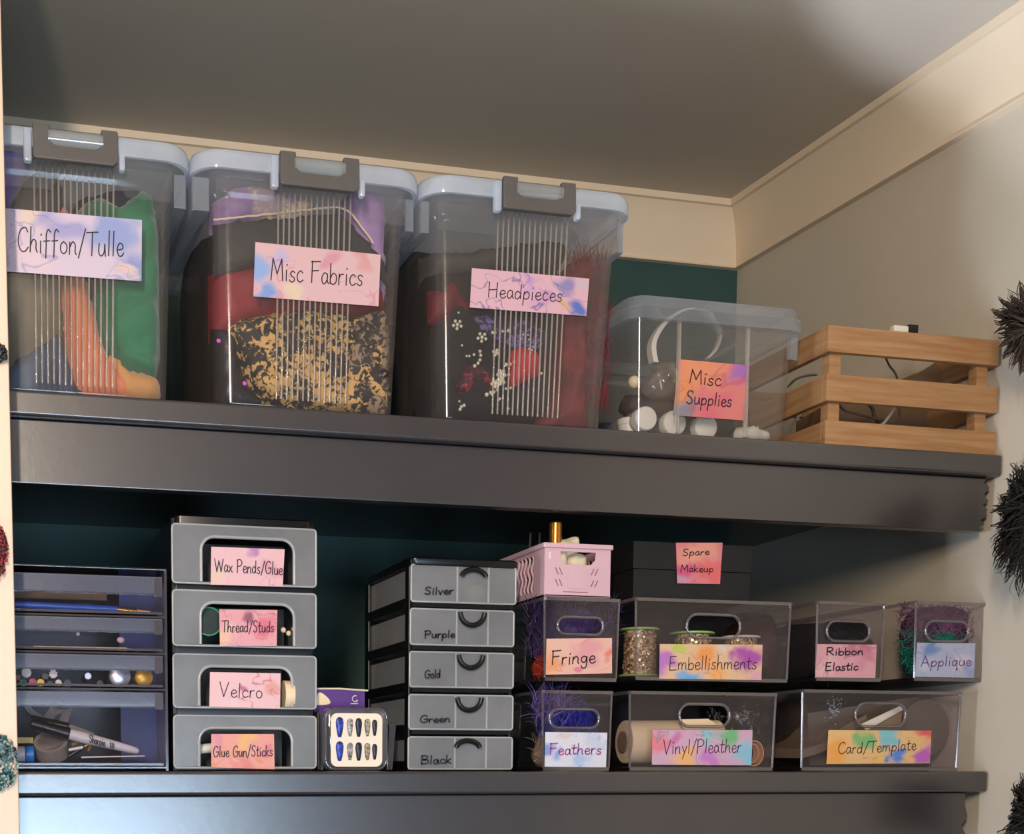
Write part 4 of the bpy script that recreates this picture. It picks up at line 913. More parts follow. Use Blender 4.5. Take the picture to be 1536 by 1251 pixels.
o = single('glitter_pieces', mb, 'silver', 'silver glitter specks at the upper left of the Card/Template bin', 'glitter', kind='stuff') if False else build('glitter_pieces', mb, 'silver'); 
tag(o, 'silver glitter specks at the upper left of the Card/Template bin', 'glitter', kind='stuff')
# applique, ribbon
fluff('lace_applique', 'mauve lace applique filling the top of the Applique bin', 'lace', (1350, 912, 1468, 960), YU + .012, .06, 'mauve', 900, .014, .0010, curl=2.4, seed=8, body=[(1385, 915), (1465, 912), (1465, 975), (1385, 980)])
fluff('lace_applique', 'teal lace applique behind the Applique card', 'lace', (1352, 948, 1450, 1010), YU + .008, .05, 'teal', 700, .013, .0010, curl=2.4, seed=9, body=[(1385, 962), (1400, 948), (1430, 940), (1455, 960), (1455, 1012), (1385, 1012)])
lump('ribbon_coils', [(1226, 940), (1260, 925), (1290, 930), (1318, 924), (1316, 1014), (1226, 1014)], YU + .03, .20, 'blk_vel', 'dark ribbon coils low in the Ribbon Elastic bin', 'ribbon', wr=.008, fs=50)  # coils enlarged into a deep dark block to darken the bin
for k, (a, b) in enumerate((((1245, 934), (1268, 962)), ((1258, 936), (1300, 958)), ((1228, 948), (1262, 958)))):
    single('elastic_strip', MB().tube(smooth_path([V(a[0], a[1], YU + .02), V((a[0] + b[0]) / 2, (a[1] + b[1]) / 2 - 3, YU + .018), V(b[0], b[1], YU + .02)], 5), .0016, 6, flat=.3), 'dark_f', ('steep', 'long', 'left')[k] + ' charcoal elastic strip behind the handle of the Ribbon Elastic bin', 'elastic')

# ================================================================== on top of the bins
# pink folding crate
t = thing('pink_crate', 'small pink plastic folding crate standing on the Fringe bin', 'crate')
PY = 1.622; x0, x1 = V(817, 850, PY).x, V(916, 850, PY).x; z1 = V(866, 817, PY).z; z0 = V(866, 896, PY).z + .0004
z0 = max(z0, V(870, 897, YU).z + .0006); d = .16; th = .0022; H = z1 - z0
def fx(u): return x0 + (x1 - x0) * u
def fz(v): return z0 + H * v
hole = [(fx(.24), fz(.86)), (fx(.25), fz(.72)), (fx(.32), fz(.62)), (fx(.70), fz(.62)), (fx(.765), fz(.72)), (fx(.775), fz(.86))]
build('front_panel', panel_hole([(x0, z0), (x1, z0), (x1, z1), (x0, z1)], hole, PY, PY + th), 'pinkp', t, bevel=.0005)
build('back_panel', MB().box(x0, x1, PY + d - th, PY + d, z0, z1), 'pinkp', t, bevel=.0005)
build('name_plate', MB().box(fx(.35), fx(.64), PY - .0008, PY, fz(.16), fz(.56)), 'pinkp', t, bevel=.0003)
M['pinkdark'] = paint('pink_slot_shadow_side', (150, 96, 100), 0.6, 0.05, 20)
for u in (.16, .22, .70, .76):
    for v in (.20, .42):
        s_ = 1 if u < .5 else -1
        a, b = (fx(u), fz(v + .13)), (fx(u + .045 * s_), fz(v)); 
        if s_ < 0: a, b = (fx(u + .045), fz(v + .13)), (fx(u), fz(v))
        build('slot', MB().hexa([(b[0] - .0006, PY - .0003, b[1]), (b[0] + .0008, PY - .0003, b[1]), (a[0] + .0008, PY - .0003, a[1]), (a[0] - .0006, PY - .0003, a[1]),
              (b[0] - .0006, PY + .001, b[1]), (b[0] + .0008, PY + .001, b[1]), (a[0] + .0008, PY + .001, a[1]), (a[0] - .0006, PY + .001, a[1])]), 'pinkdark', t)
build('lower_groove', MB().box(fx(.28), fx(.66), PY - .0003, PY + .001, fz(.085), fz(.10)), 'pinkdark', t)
build('rim', MB().rings([rrect(x0 - i, x1 + i, PY - i, PY + d + i, .003, z, 2) for z, i in ((z1 - .005, .0), (z1 - .005, .003), (z1 + .0008, .003), (z1 + .0008, 0.0))], False, False), 'pinkp', t, bevel=.0006)
build('floor_panel', MB().box(x0, x1, PY, PY + d, z0, z0 + .002), 'pinkp', t)
for sx in (x0, x1 - th):   # side walls: a wave lattice between two bands
    build('side_band', MB().box(sx, sx + th, PY + th, PY + d - th, z0, z0 + H * .14), 'pinkp', t)
    build('side_band', MB().box(sx, sx + th, PY + th, PY + d - th, z1 - H * .16, z1 - .001), 'pinkp', t)
    build('side_band', MB().box(sx, sx + th, PY + th, PY + .034, z0 + H * .14, z1 - H * .16), 'pinkp', t)
    build('side_band', MB().box(sx, sx + th, PY + d - .012, PY + d - th, z0 + H * .14, z1 - H * .16), 'pinkp', t)
    for k in range(9):
        yy = PY + .040 + k * .0118
        path = [Vector((sx + th / 2, yy + .0035 * math.sin(i * PI / 2.5), z0 + H * (.13 + .72 * i / 10))) for i in range(11)]
        build('lattice_bar', MB().tube(path, .0017, 5), 'pinkp', t, smooth=True)
build('corner_pin', MB().box(fx(.06), fx(.085), PY - .001, PY, fz(.70), fz(.84)), 'white', t, bevel=.0004)
c = V(833, 815, 1.655); r = .0082
gt = thing('gold_tube', 'upright gold cosmetic tube standing in the pink crate', 'tube')
zt_ = V(831, 783, 1.655).z; zb_ = z0 + .0022
build('cap', MB().lathe((c.x, 1.655, zt_ - .030), (0, 0, 1), [(0, r), (.028, r), (.0295, r - .0012), (.030, r - .003)], 28), 'gold', gt, smooth=True, angle=30)
build('tube_body', MB().lathe((c.x, 1.655, zb_), (0, 0, 1), [(0, r * .96), (zt_ - .0303 - zb_, r * .96)], 28), 'gold', gt, smooth=True, angle=30)
M['creamcloth'] = paint('cream_cotton', (232, 214, 182), 0.8, 0.06, 14, 0.5, 60)
lump('cotton_pad', [(842, 812), (856, 806), (872, 802), (876, 812), (870, 840), (880, 850), (868, 862), (846, 858)], 1.650, .03, 'creamcloth', 'cream cotton piece poking above the pink crate front', 'cotton pad', wr=.004, fs=60, step=.004, R=.01)
lump('cotton_pad', [(857, 834), (880, 830), (886, 850), (884, 866), (860, 866)], 1.638, .02, 'creamcloth', 'cream cotton piece behind the pink crate hand hole', 'cotton pad', wr=.003, fs=60, step=.004, R=.01)
lump('cotton_pad', [(841, 818), (850, 812), (853, 840), (848, 862), (838, 860)], 1.632, .012, 'creamcloth', 'narrow cream cotton piece beside the gold tube', 'cotton pad', wr=.003, fs=60, step=.003, R=.008)
for k, x in enumerate((792, 806)):
    q = V(x, 836, 1.71); single('makeup_brush', MB().tube([(q.x, 1.71, z0 + .003), (q.x + .003, 1.71, V(x, 799, 1.71).z)], [.0022, .0014], 8), 'brown_d', ('left' if k == 0 else 'right') + ' thin dark brush handle at the back of the pink crate', 'brush', smooth=True)
# black card box
t = thing('black_box', 'black lidded card box on the Embellishments bin, its card reading Spare Makeup', 'box')
BY = 1.650; x0, x1 = V(950, 850, BY).x, V(1128, 850, BY).x; zt_ = V(1040, 815, BY).z; zb_ = V(1066, 900, YU).z + .0008; zm = V(960, 853, BY).z
build('box_body', MB().box(x0 + .0015, x1 - .0015, BY + .0015, BY + .17, zb_, zm), 'blackcard', t, bevel=.0008)
build('box_lid', MB().box(x0, x1, BY, BY + .172, zm + .0003, zt_), 'blackcard', t, bevel=.0008)
F8 = watercolour('coral_marble_paper', (226, 130, 136), [(0.1, 0.2, 0.35, (190, 160, 190)), (0.3, 0.4, 0.3, (214, 90, 130)), (0.8, 0.3, 0.35, (232, 110, 110)), (0.5, 0.9, 0.4, (236, 160, 140))], 1.1, 13.0, (196, 80, 100), .5)
card(t, [(1014, 814), (1084, 814), (1080, 876), (1016, 875)], BY - .0012, F8, [('Spare', (1024, 834), (1064, 832), 12), ('Makeup', (1021, 858), (1070, 858), 13)], w=.0012)

# ================================================================== tower of four frosted drawers
TY = 1.632
t = thing('drawer_tower', 'wide black tower of four frosted drawers with pink cards', 'drawer tower')
X0, X1 = V(259, 900, TY).x, V(474, 900, TY).x; DT = .26; ZT = V(366, 776, TY + .01).z
fr = .003
build('side_panel', MB().box(X0 + .001, X0 + .005, TY + .012, TY + DT, ZL + .0008, ZT - .004), 'black', t)
build('side_panel', MB().box(X1 - .005, X1 - .001, TY + .012, TY + DT, ZL + .0008, ZT - .004), 'black', t)
build('back_panel', MB().box(X0 + .005, X1 - .005, TY + DT - .004, TY + DT, ZL + .0008, ZT - .004), 'black', t)
build('top_panel', MB().rings([rrect(X0 + .004 + i, X1 - .002 - i, TY + .008 + i, TY + DT + .002 - i, .008, z, 3) for z, i in ((ZT - .016, 0), (ZT - .002, 0), (ZT, .002))]), 'black', t, smooth=True, angle=40)
LB = [watercolour('pink_marble_paper_%s' % n, c, bl, 1.9, sd, vn, am) for n, c, bl, sd, vn, am in (
    ('a', (236, 186, 190), [(0.6, 0.8, 0.2, (190, 130, 180)), (0.1, 0.2, 0.3, (232, 196, 180)), (0.9, 0.4, 0.3, (228, 160, 170))], 21.0, (180, 100, 160), .6),
    ('b', (232, 160, 166), [(0.5, 0.8, 0.25, (150, 80, 100)), (0.8, 0.5, 0.35, (226, 110, 130)), (0.1, 0.3, 0.3, (240, 186, 160))], 24.0, (150, 70, 90), .6),
    ('c', (240, 190, 192), [(0.9, 0.5, 0.25, (232, 160, 150)), (0.5, 0.6, 0.15, (206, 110, 140)), (0.3, 0.1, 0.3, (240, 200, 200))], 27.0, (190, 80, 110), .8),
    ('d', (236, 156, 140), [(0.05, 0.8, 0.25, (220, 140, 150)), (0.6, 0.8, 0.25, (240, 176, 110)), (0.5, 0.2, 0.3, (226, 130, 120)), (0.95, 0.5, 0.2, (232, 120, 130))], 31.0, (206, 130, 60), .7))]
DR = [((790, 877), (301, 441, 806), [(317, 820), (427, 824), (424, 880), (316, 877)], [('Wax Pends/Glue', (322, 857), (424, 862), 21)]),
      ((888, 970), (300, 441, 904), [(329, 914), (416, 915), (415, 969), (330, 969)], [('Thread/Studs', (333, 948), (411, 948), 19)]),
      ((983, 1062), (298, 438, 999), [(315, 1008), (421, 1010), (420, 1063), (314, 1060)], [('Velcro', (330, 1045), (394, 1047), 24)]),
      ((1074, 1152), (298, 438, 1091), [(317, 1101), (411, 1101), (412, 1154), (317, 1151)], [('Glue Gun/Sticks', (320, 1136), (409, 1134), 19)])]
nm = ('Wax Pends/Glue', 'Thread/Studs', 'Velcro', 'Glue Gun/Sticks')
for k, ((ya, yb), (al, ar, at_), c4, ln) in enumerate(DR):
    za, zb = V(366, ya, TY).z, V(366, yb, TY).z
    zb = max(zb, ZL + .004)
    zr = (zb - .0085) if k < 3 else ZL + .0008
    build('divider', MB().box(X0 + .005, X1 - .005, TY + .006, TY + DT - .004, zr, zr + (.008 if k < 3 else .003)), 'black', t, bevel=.0008)
    dr = build('drawer', MB().add([(X0 + .006, TY + .004, za - .003), (X0 + .010, TY + DT - .01, za - .003), (X1 - .010, TY + DT - .01, za - .003), (X1 - .006, TY + .004, za - .003),
        (X0 + .006, TY + .004, zb + .001), (X0 + .010, TY + DT - .01, zb + .001), (X1 - .010, TY + DT - .01, zb + .001), (X1 - .006, TY + .004, zb + .001)], [(0, 1, 5, 4), (1, 2, 6, 5), (2, 3, 7, 6), (4, 5, 6, 7)]), 'frost', t)
    if k == 0: dr['label'] = 'frosted drawer with a pink card'
    ax0, ax1, az1 = V(al, at_, TY).x, V(ar, at_, TY).x, V(366, at_ + 1, TY).z
    r = .016; az0 = zb + .002
    arch = [(ax0, az0)] + [(ax0 + r - r * math.cos(a), az1 - r + r * math.sin(a)) for a in [PI / 2 * i / 6 for i in range(7)]] + [(ax1 - r + r * math.sin(a), az1 - r + r * math.cos(a)) for a in [PI / 2 * i / 6 for i in range(7)]] + [(ax1, az0)]
    ou = [(x, z) for x, z, _ in rrect(X0, X1, zb, za, .004, 0, 3)]
    build('drawer_front', panel_hole(ou, arch, TY, TY + .004), 'frost', dr, bevel=.0008)
    build('drawer_rim', MB().tube([(x, TY + .0005, z) for x, z in ou], .0013, 5, True), 'frostedge', dr, smooth=True, angle=80)
    build('arch_ridge', MB().tube([(x, TY - .0006, z) for x, z in arch], .0020, 6), 'frostedge', dr, smooth=True, angle=80)
    build('recess_shade', MB().box(ax0 - .001, ax1 + .001, TY + .060, TY + .0615, az0 - .001, az1 + .001), 'recess_shade', dr)  # darker sheet stands in for the shade inside the arch opening
    card(dr, c4, TY - .003, LB[k], ln, w=.0012, sub=False)
    c = V((al + ar) / 2, 1, TY)
# things glimpsed in the drawers
M['cgreen0'] = paint('green_spool_rim', (60, 150, 104), .35, .05); M['spoolgreen'] = paint('dark_green_thread', (20, 44, 36), .6, .2, 60)
c = V(313, 932, TY + .012)
sp_ = thing('thread_spool', 'dark green thread spool behind the Thread/Studs drawer front', 'thread spool')
build('rim_ring', MB().tube([c + Vector((.0165 * math.cos(a), 0, .0165 * math.sin(a))) for a in [2 * PI * i / 28 for i in range(28)]], .0011, 6, True), 'cgreen0', sp_, smooth=True)
build('thread', MB().lathe(c, (0, 1, 0), [(.001, .0158), (.03, .0158)], 28), 'spoolgreen', sp_, smooth=True, angle=40)
single('thread_spool', MB().lathe(V(284, 930, TY + .010), (0, 1, 0), [(0, .013), (.002, .016), (.03, .016)], 24), 'violetl', 'violet thread spool left of the green one', 'thread spool', smooth=True)
single('tape_roll', MB().lathe(V(424, 1043, TY + .014), (1, 0, 0), [(0, .012), (.0, .018), (.012, .018), (.012, .012)], 24), 'cream', 'cream fastening tape roll right of the Velcro card', 'tape roll', smooth=True)
gg = thing('glue_gun', 'pale glue gun in the bottom frosted drawer', 'glue gun')
build('barrel', MB().cyl(V(272, 1126, TY + .03), V(318, 1122, TY + .03), .006, n=14), 'white', gg, smooth=True)
build('grip', MB().tube([V(298, 1124, TY + .03), V(282, 1145, TY + .03)], .006, 8), 'white', gg, smooth=True)
build('nozzle', MB().cyl(V(318, 1122, TY + .03), V(328, 1121, TY + .03), .003, .0015, 10), 'cream', gg)
for k, (x, y) in enumerate(((425, 945), (433, 950), (441, 944), (447, 952))):
    single('metal_stud', MB().ball(V(x, y, TY + .02), .0035, 8, 5), 'cream', ('first', 'second', 'third', 'last')[k] + ' pale stud from the left, right of the Thread/Studs card', 'stud', 'studs in the thread drawer', smooth=True)

# ================================================================== tower of five small drawers with ring pulls
TY = 1.630
t = thing('drawer_tower', 'narrow black tower of five small drawers with ring pulls', 'drawer tower')
X0, X1 = V(615, 1000, TY).x, V(771, 1000, TY).x; DT = .20; ZT = V(697, 838, TY).z
build('top_panel', MB().rings([rrect(X0 - .001 + i, X1 + .005 - i, TY - .002 + i, TY + DT + .004 - i, .009, z, 4) for z, i in ((ZT - .010, 0.001), (ZT - .008, 0), (ZT - .002, 0), (ZT, .002))]), 'black', t, smooth=True, angle=40)
build('back_panel', MB().box(X0 + .004, X1 - .004, TY + DT - .004, TY + DT, ZL + .0008, ZT - .010), 'black', t)
for sx in (X0, X1 - .004):
    build('stile', MB().box(sx, sx + .004, TY + .006, TY + .022, ZL + .0008, ZT - .010), 'black', t, bevel=.001)
    build('stile', MB().box(sx, sx + .004, TY + DT - .018, TY + DT, ZL + .0008, ZT - .010), 'black', t, bevel=.001)
ND = [('Silver', (849, 904), (637, 892), 11, (691, 716), 1), ('Purple', (915, 968), (637, 957), 11, (0, 0), 0), ('Gold', (979, 1031), (637, 1018), 12, (0, 0), 0), ('Green', (1043, 1094), (630, 1084), 11, (0, 0), 0), ('Black', (1106, 1156), (632, 1146), 13, (0, 0), 1)]
for k, (nmz, (ya, yb), tp_, cap, _, upf) in enumerate(ND):
    za, zb = V(690, ya, TY).z, V(690, yb, TY).z
    zb = max(zb, ZL + .003)
    zr = max(zb - .006, ZL + .0008)
    for sx in (X0, X1 - .004): build('side_rail', MB().box(sx, sx + .0038, TY + .022, TY + DT - .018, zr, zr + .012), 'black', t)
    build('divider', MB().box(X0 + .004, X1 - .004, TY + .004, TY + DT - .004, zr, zr + .0045 if k < 4 else zr + .002), 'black', t)
    dx0, dx1 = X0 + .001 - k * .0006, X1 - .001 + .002 * (k == 0)
    dr = build('drawer', MB().add([(X0 + .005, TY + .004, za - .003), (X0 + .005, TY + DT - .01, za - .003), (X1 - .005, TY + DT - .01, za - .003), (X1 - .005, TY + .004, za - .003),
        (X0 + .005, TY + .004, zb + .001), (X0 + .005, TY + DT - .01, zb + .001), (X1 - .005, TY + DT - .01, zb + .001), (X1 - .005, TY + .004, zb + .001)], [(0, 1, 5, 4), (1, 2, 6, 5), (2, 3, 7, 6), (4, 5, 6, 7)]), 'frost', t)
    ou = [(x, z) for x, z, _ in rrect(dx0, dx1, zb, za, .003, 0, 3)]
    build('drawer_front', MB().rings([[(x, TY, z) for x, z in ou], [(x, TY + .003, z) for x, z in ou]]), 'frost', dr, bevel=.0006)
    build('drawer_rim', MB().tube([(x, TY + .0005, z) for x, z in ou], .0013, 5, True), 'frostedge', dr, smooth=True, angle=80)
    for xx in (686 - k, 733 - k):
        x = V(xx, ya, TY).x; build('rib', MB().box(x - .0009, x + .0009, TY - .0016, TY, zb + .001, za - .001), 'frostedge', dr)
    cxr = V(709 - k * 1.6, 900, TY).x; r = .0160; zc_ = za - .003 if not upf else za - .014
    a0 = (PI, 2 * PI) if not upf else (.12, PI - .12)
    pts = [(cxr + r * math.cos(a0[0] + (a0[1] - a0[0]) * i / 16), TY - .004, zc_ + r * .98 * math.sin(a0[0] + (a0[1] - a0[0]) * i / 16)) for i in range(17)]
    if upf: pts = [(x, y, zc_ + (z - zc_) * .62) for x, y, z in pts]
    build('ring_pull', MB().tube(pts, .0033, 8), 'black', dr, smooth=True, angle=80)
    tx = V(tp_[0], tp_[1], TY); tb = V(tp_[0] + (45 if k else 43), tp_[1] - 1, TY)
    if nmz == 'Gold': tb = V(660, 1016, TY)
    build('lettering', text_mb(MB(), nmz, tx, tb, cap * .00079, .0019, seed=k, push=.0008), 'ink', dr)
single('tape_roll', MB().lathe(V(712, 890, TY + .012), (0, 1, 0), [(0, .0075), (0, .0105), (.008, .0105), (.008, .0075)], 24), 'cream', 'small cream tape ring behind the drawer marked Silver', 'tape roll', smooth=True)

# ================================================================== press-on nail boxes
t = thing('nail_box', 'clear square box of blue and silver press-on nails facing front', 'nail box', 'boxes of press-on nails')
NY = 1.617; x0, x1 = V(487, 1100, NY).x, V(582, 1100, NY).x; z1 = V(534, 1061, NY).z; z0 = ZL + .001
def nring(y, i, r): return [(x, y, z) for x, z, _ in rrect(x0 + i, x1 - i, z0 + i, z1 - i, r, 0, 5)]
build('clear_case', MB().rings([nring(NY + .022, 0, .013), nring(NY + .003, 0, .013), nring(NY, .003, .011)]), 'case', t, smooth=True, angle=50)
M['pearl'] = paint('pearly_card', (238, 220, 198), 0.5, 0.02, 6)
cx0, cx1, cz0, cz1 = V(496, 1100, NY).x, V(573, 1100, NY).x, V(534, 1150, NY).z, V(534, 1070, NY).z
build('case_rim', MB().tube([(x, NY + .001, z) for x, y, z in nring(NY, .0015, .012)], .0014, 6, True), 'acredge', t, smooth=True, angle=80)
build('backing_card', MB().rings([[(x, y, z) for x, z, _ in rrect(cx0, cx1, cz0, cz1, .008, 0, 5)] for y in (NY - .0004, NY - .0012)]), 'pearl', t, smooth=True, angle=40)
NC = [paint('nail_%d' % i, c, .4, .35, 260, metal=.1, col2=c2) for i, (c, c2) in enumerate((((50, 80, 190), (20, 28, 70)), ((190, 186, 180), (50, 46, 50)), ((44, 48, 66), (20, 20, 26)), ((190, 180, 150), (56, 50, 52)), ((50, 52, 72), (26, 24, 30))))]
for row in range(2):
    for k in range(5):
        xc = (509.5, 525, 538, 551, 562)[k]; yc = (1091, 1127)[row] + k * .2; w_ = (6.6, 5.2, 5.6, 5.2, 4.4)[k] * .00079; h_ = (15.5, 14, 14.5, 13.5, 12.5)[k] * .00079 * (1 if row == 0 else .98)
        c = V(xc, yc, NY - .0016)
        ol = [(-.75, .85), (-.3, 1.0), (.3, 1.0), (.78, .85), (.95, .5), (.85, 0), (.62, -.6), (.38, -.97), (-.38, -.97), (-.62, -.6), (-.85, 0), (-.95, .5)]
        mbn = MB().rings([[(c.x + a * w_ * s_, c.y - e, c.z + b * h_ * s_) for a, b in ol] for s_, e in ((1, -.0003), (1, .0004), (.8, .0014), (.4, .002))])
        build('nail', mbn, NC[k], t, smooth=True, angle=80)
def pack(label, px4, Y, mat, th_=.012):
    single('nail_box', MB().quadslab(*[V(a, b, Y) for a, b in px4], th_), mat, label, 'nail box', 'boxes of press-on nails', bevel=.0015)
for k, x in enumerate((477.5, 482.5)):
    yy = 1.645 + .006 * k
    pack(('dark', 'pale edged')[k] + ' nail box on edge left of the front nail box', [(x - 1.5, 1068 + k * 2), (x + 2, 1066 + k * 2), (x + 3, 1155), (x - 1, 1155)], yy, 'brown_d' if k == 0 else 'lidthin', .06)
pack('clear nail box leaning right of the front nail box', [(584, 1086), (595, 1084), (589, 1155), (580, 1155)], 1.650, 'acredge', .05)
t = thing('purple_packet', 'purple hanging card with a white blot and a small C logo', 'packet')
M['purpcard'] = paint('purple_print', (92, 46, 128), 0.4, 0.1, 3, col2=(62, 36, 104))
PYk = 1.664
build('header_card', MB().quadslab(V(471, 1033, PYk), V(547, 1036, PYk), V(547, 1080, PYk), V(471, 1084, PYk), .002), 'purpcard', t)
build('top_edge', MB().tube([V(471, 1033, PYk - .0005), V(510, 1033, PYk - .0005), V(552, 1036, PYk - .0005)], .0012, 6), 'creamcloth', t)
build('white_blot', MB().rings([[V(482 + 11 * math.cos(a) + 3 * math.sin(2 * a + 1), 1050 + 9.5 * math.sin(a) + 2 * math.cos(2 * a), PYk - e) for a in [2 * PI * i / 20 for i in range(20)]] for e in (.0002, .0009)]), 'cream', t)
lg = MB().tube([V(533 + 4.5 * math.cos(a), 1048 + 4.5 * math.sin(a), PYk - .001) for a in [.9 + 4.2 * i / 10 for i in range(11)]], .0006, 5)
build('logo_ring', lg, 'white', t); build('logo_dot', MB().ball(V(535.5, 1051, PYk - .001), .0012, 8, 5), 'white', t)
build('logo_line', MB().tube([V(526, 1055.5, PYk - .001), V(537, 1055.5, PYk - .001)], .0006, 5), 'white', t)

# ================================================================== clear cabinet of four shallow drawers
t = thing('acrylic_cabinet', 'clear acrylic cabinet of four drawers behind the peach door edge', 'drawer cabinet')
KY = 1.622; X0, X1 = V(-20, 1000, KY).x, V(252, 1000, KY).x; X0 = max(X0, .014); DK = .24; ZT = V(240, 852, KY).z
M['innerdark'] = paint('darkened_cabinet_back', (18, 16, 18), 0.3, 0.1, 8)
build('side_panel', MB().box(X1 - .003, X1, KY + .004, KY + DK, ZL + .0008, ZT - .003), 'acredge', t)
build('side_panel', MB().box(X0, X0 + .003, KY + .004, KY + DK, ZL + .0008, ZT - .003), 'acredge', t)
build('back_panel', MB().box(X0 + .003, X1 - .003, KY + DK - .003, KY + DK, ZL + .0008, ZT - .003), 'innerdark', t)  # dark back added to make the clear cabinet's interior dark
build('top_panel', MB().box(X0, X1, KY + .002, KY + DK, ZT - .003, ZT), 'acrdark', t, bevel=.001)
M['blue_sh'] = paint('cobalt_sheet', (6, 26, 128), 0.4, 0.15, 6, col2=(6, 24, 66))
build('blue_column', MB().box(V(180, 1000, KY + .08).x, V(238, 1000, KY + .08).x, KY + .08, KY + .083, ZL + .004, ZT - .006), 'blue_sh', t)  # upright blue sheet making a blue column across the drawers
M['strip'] = clear('hazy_drawer_lip', (0.6, 0.6, 0.66), 0.30, (176, 178, 200), 0.10, 0.16, 3, 0.3)
for k, (ya, ym, yb) in enumerate(((866, 893, 921), (929, 950, 976), (984, 1007, 1030), (1039, 1062, 1147))):
    za, zm, zb = (V(240, y, KY).z for y in (ya, ym, yb))
    xr = V(244, 1000, KY).x
    dr = build('drawer', MB().box(X0 + .004, xr - .003, KY + .004, KY + DK - .01, zb, zb + .0015), 'acrdark', t)
    build('drawer_front', MB().box(X0 + .003, xr, KY, KY + .0022, zb, zm), 'acryl', dr)
    build('pull_lip', MB().box(X0 + .003, xr, KY - .003, KY + .0022, zm + .0002, za), 'strip', dr, bevel=.001)
    build('lip_edge', MB().box(X0 + .003, xr, KY - .0036, KY - .0030, zm, zm + .0016), 'acredge', dr)
    build('end_block', MB().box(xr - .010, xr - .001, KY - .0045, KY - .0031, zm - .002, za - .001), 'acredge', dr)
    build('front_foot', MB().box(X0 + .003, xr, KY - .001, KY, zb - .001, zb + .0018), 'acredge', dr)
    build('shelf_panel', MB().box(X0 + .003, X1 - .003, KY + .003, KY + DK - .004, zb - .0045, zb - .0025), 'acredge', t)
def z_floor(yb): return V(240, yb, KY).z + .0018
def stick(name, label, cat, parts):
    o = thing(name, label, cat)
    for nm_, a, b, r0, r1, mt in parts: build(nm_, MB().cyl(a, b, r0, r1, n=12), mt, o, smooth=True, angle=40)
    return o
M['cobalt'] = paint('cobalt_lacquer', (40, 84, 176), 0.3, 0.05, 10)
M['bristle'] = paint('light_bristle', (214, 156, 110), 0.7, 0.15, 60)
ky = KY + .014
stick('paint_brush', 'blue handled paint brush lying in the top drawer', 'brush', [('handle', V(10, 906, ky), V(176, 914, ky), .0040, .0036, 'cobalt'), ('ferrule', V(176.2, 914, ky), V(205, 917, ky), .0026, .0022, 'gold'), ('bristles', V(205.2, 917, ky), V(225, 918, ky), .0022, .0012, 'bristle')])
single('cardboard_strip', MB().box(V(10, 890, ky + .05).x, V(160, 890, ky + .05).x, ky + .05, ky + .08, V(100, 899, ky + .05).z, V(100, 889, ky + .05).z), 'cardb', 'brown strip lying behind the blue brush in the top drawer', 'strip')
stick('paint_brush', 'thin bare wood brush lying in the second drawer', 'brush', [('handle', V(50, 970, ky), V(190, 974, ky), .0010, .0022, 'cream'), ('tip', V(190.2, 974, ky), V(209, 976, ky), .0016, .0010, 'bristle')])
single('petal_piece', MB().ball(V(181, 960, ky + .0), .0045, 10, 6, (1, .5, .8)), 'pinkp', 'small pink petal piece in the second drawer', 'petal', smooth=True)
single('white_chip', MB().ball(V(117, 951, ky), .0022, 8, 5), 'white', 'tiny white chip in the second drawer', 'chip', smooth=True)
def cap_end(label, x, y, rp, mat, ln=.03, ridge=0, ring=None):
    r = rp * .00079; c = V(x, y, ky); o = thing('paint_bottle', label, 'bottle', 'bottles lying with their caps forward in the third drawer')
    mbc = MB().lathe(c, (0, 1, 0), [(0, r * .86), (.0012, r), (.012, r)], 24)
    if ridge:
        mbc = MB().rings([[(c.x + (r + (.0007 if i % 2 else -.0007)) * math.cos(PI * i / 8), c.y + y_, c.z + (r + (.0007 if i % 2 else -.0007)) * math.sin(PI * i / 8)) for i in range(16)] for y_ in (0, .010)])
    build('cap', mbc, mat, o, smooth=not ridge, angle=40)
    build('bottle_body', MB().lathe(c + Vector((0, .0125, 0)), (0, 1, 0), [(0, r * .9), (.002, r * .98), (ln, r * .98)], 20), ring or mat, o, smooth=True, angle=40)
M['cgreen'] = paint('green_cap', (36, 124, 84), .35, .05); M['cred'] = paint('cherry_cap', (168, 34, 66), .35, .05); M['cyel'] = paint('yellow_cap', (236, 196, 40), .35, .05)
M['cdark'] = paint('dark_cap', (52, 52, 50), .4, .1); M['cblue'] = paint('dark_blue_cap', (44, 50, 74), .4, .1); M['crust'] = paint('rust_cap', (150, 66, 44), .4, .1); M['goldcap'] = paint('brushed_gold_cap', (206, 158, 62), .35, .1, metal=.4)
cap_end('white round cap above the green one', 39.5, 1009, 7.5, 'white')
cap_end('green round cap at the left of the third drawer', 35, 1024, 6, 'cgreen')
cap_end('cherry red round cap beside the green one', 49, 1023, 6, 'cred')
cap_end('yellow round cap right of the cherry red one', 61, 1024, 6, 'cyel')
cap_end('dark round cap above the yellow one', 68, 1014, 5.5, 'cdark')
cap_end('white star-edged cap above the black and white one', 80, 1011, 6, 'white', ridge=1)
cap_end('small dark cap right of the yellow one', 75, 1025, 4.5, 'cdark')
cap_end('black and white cap in the third drawer', 88, 1024, 5, 'white', ring='cdark')
cap_end('dark blue cap right of the black and white one', 101, 1025, 6.5, 'cblue')
cap_end('rust coloured cap at the far left', 27, 1016, 5, 'crust')
cap_end('grey capped bottle leaning between the dark caps', 132, 1014, 5.5, 'silver', .04)
cap_end('charcoal cap nearest the silver lid', 150, 1025, 5.5, 'cdark')
cap_end('large silver lid in the third drawer', 180, 1014.5, 16, 'silver', .02)
cap_end('large gold lid at the right of the third drawer', 216, 1016, 13.5, 'goldcap', .02)
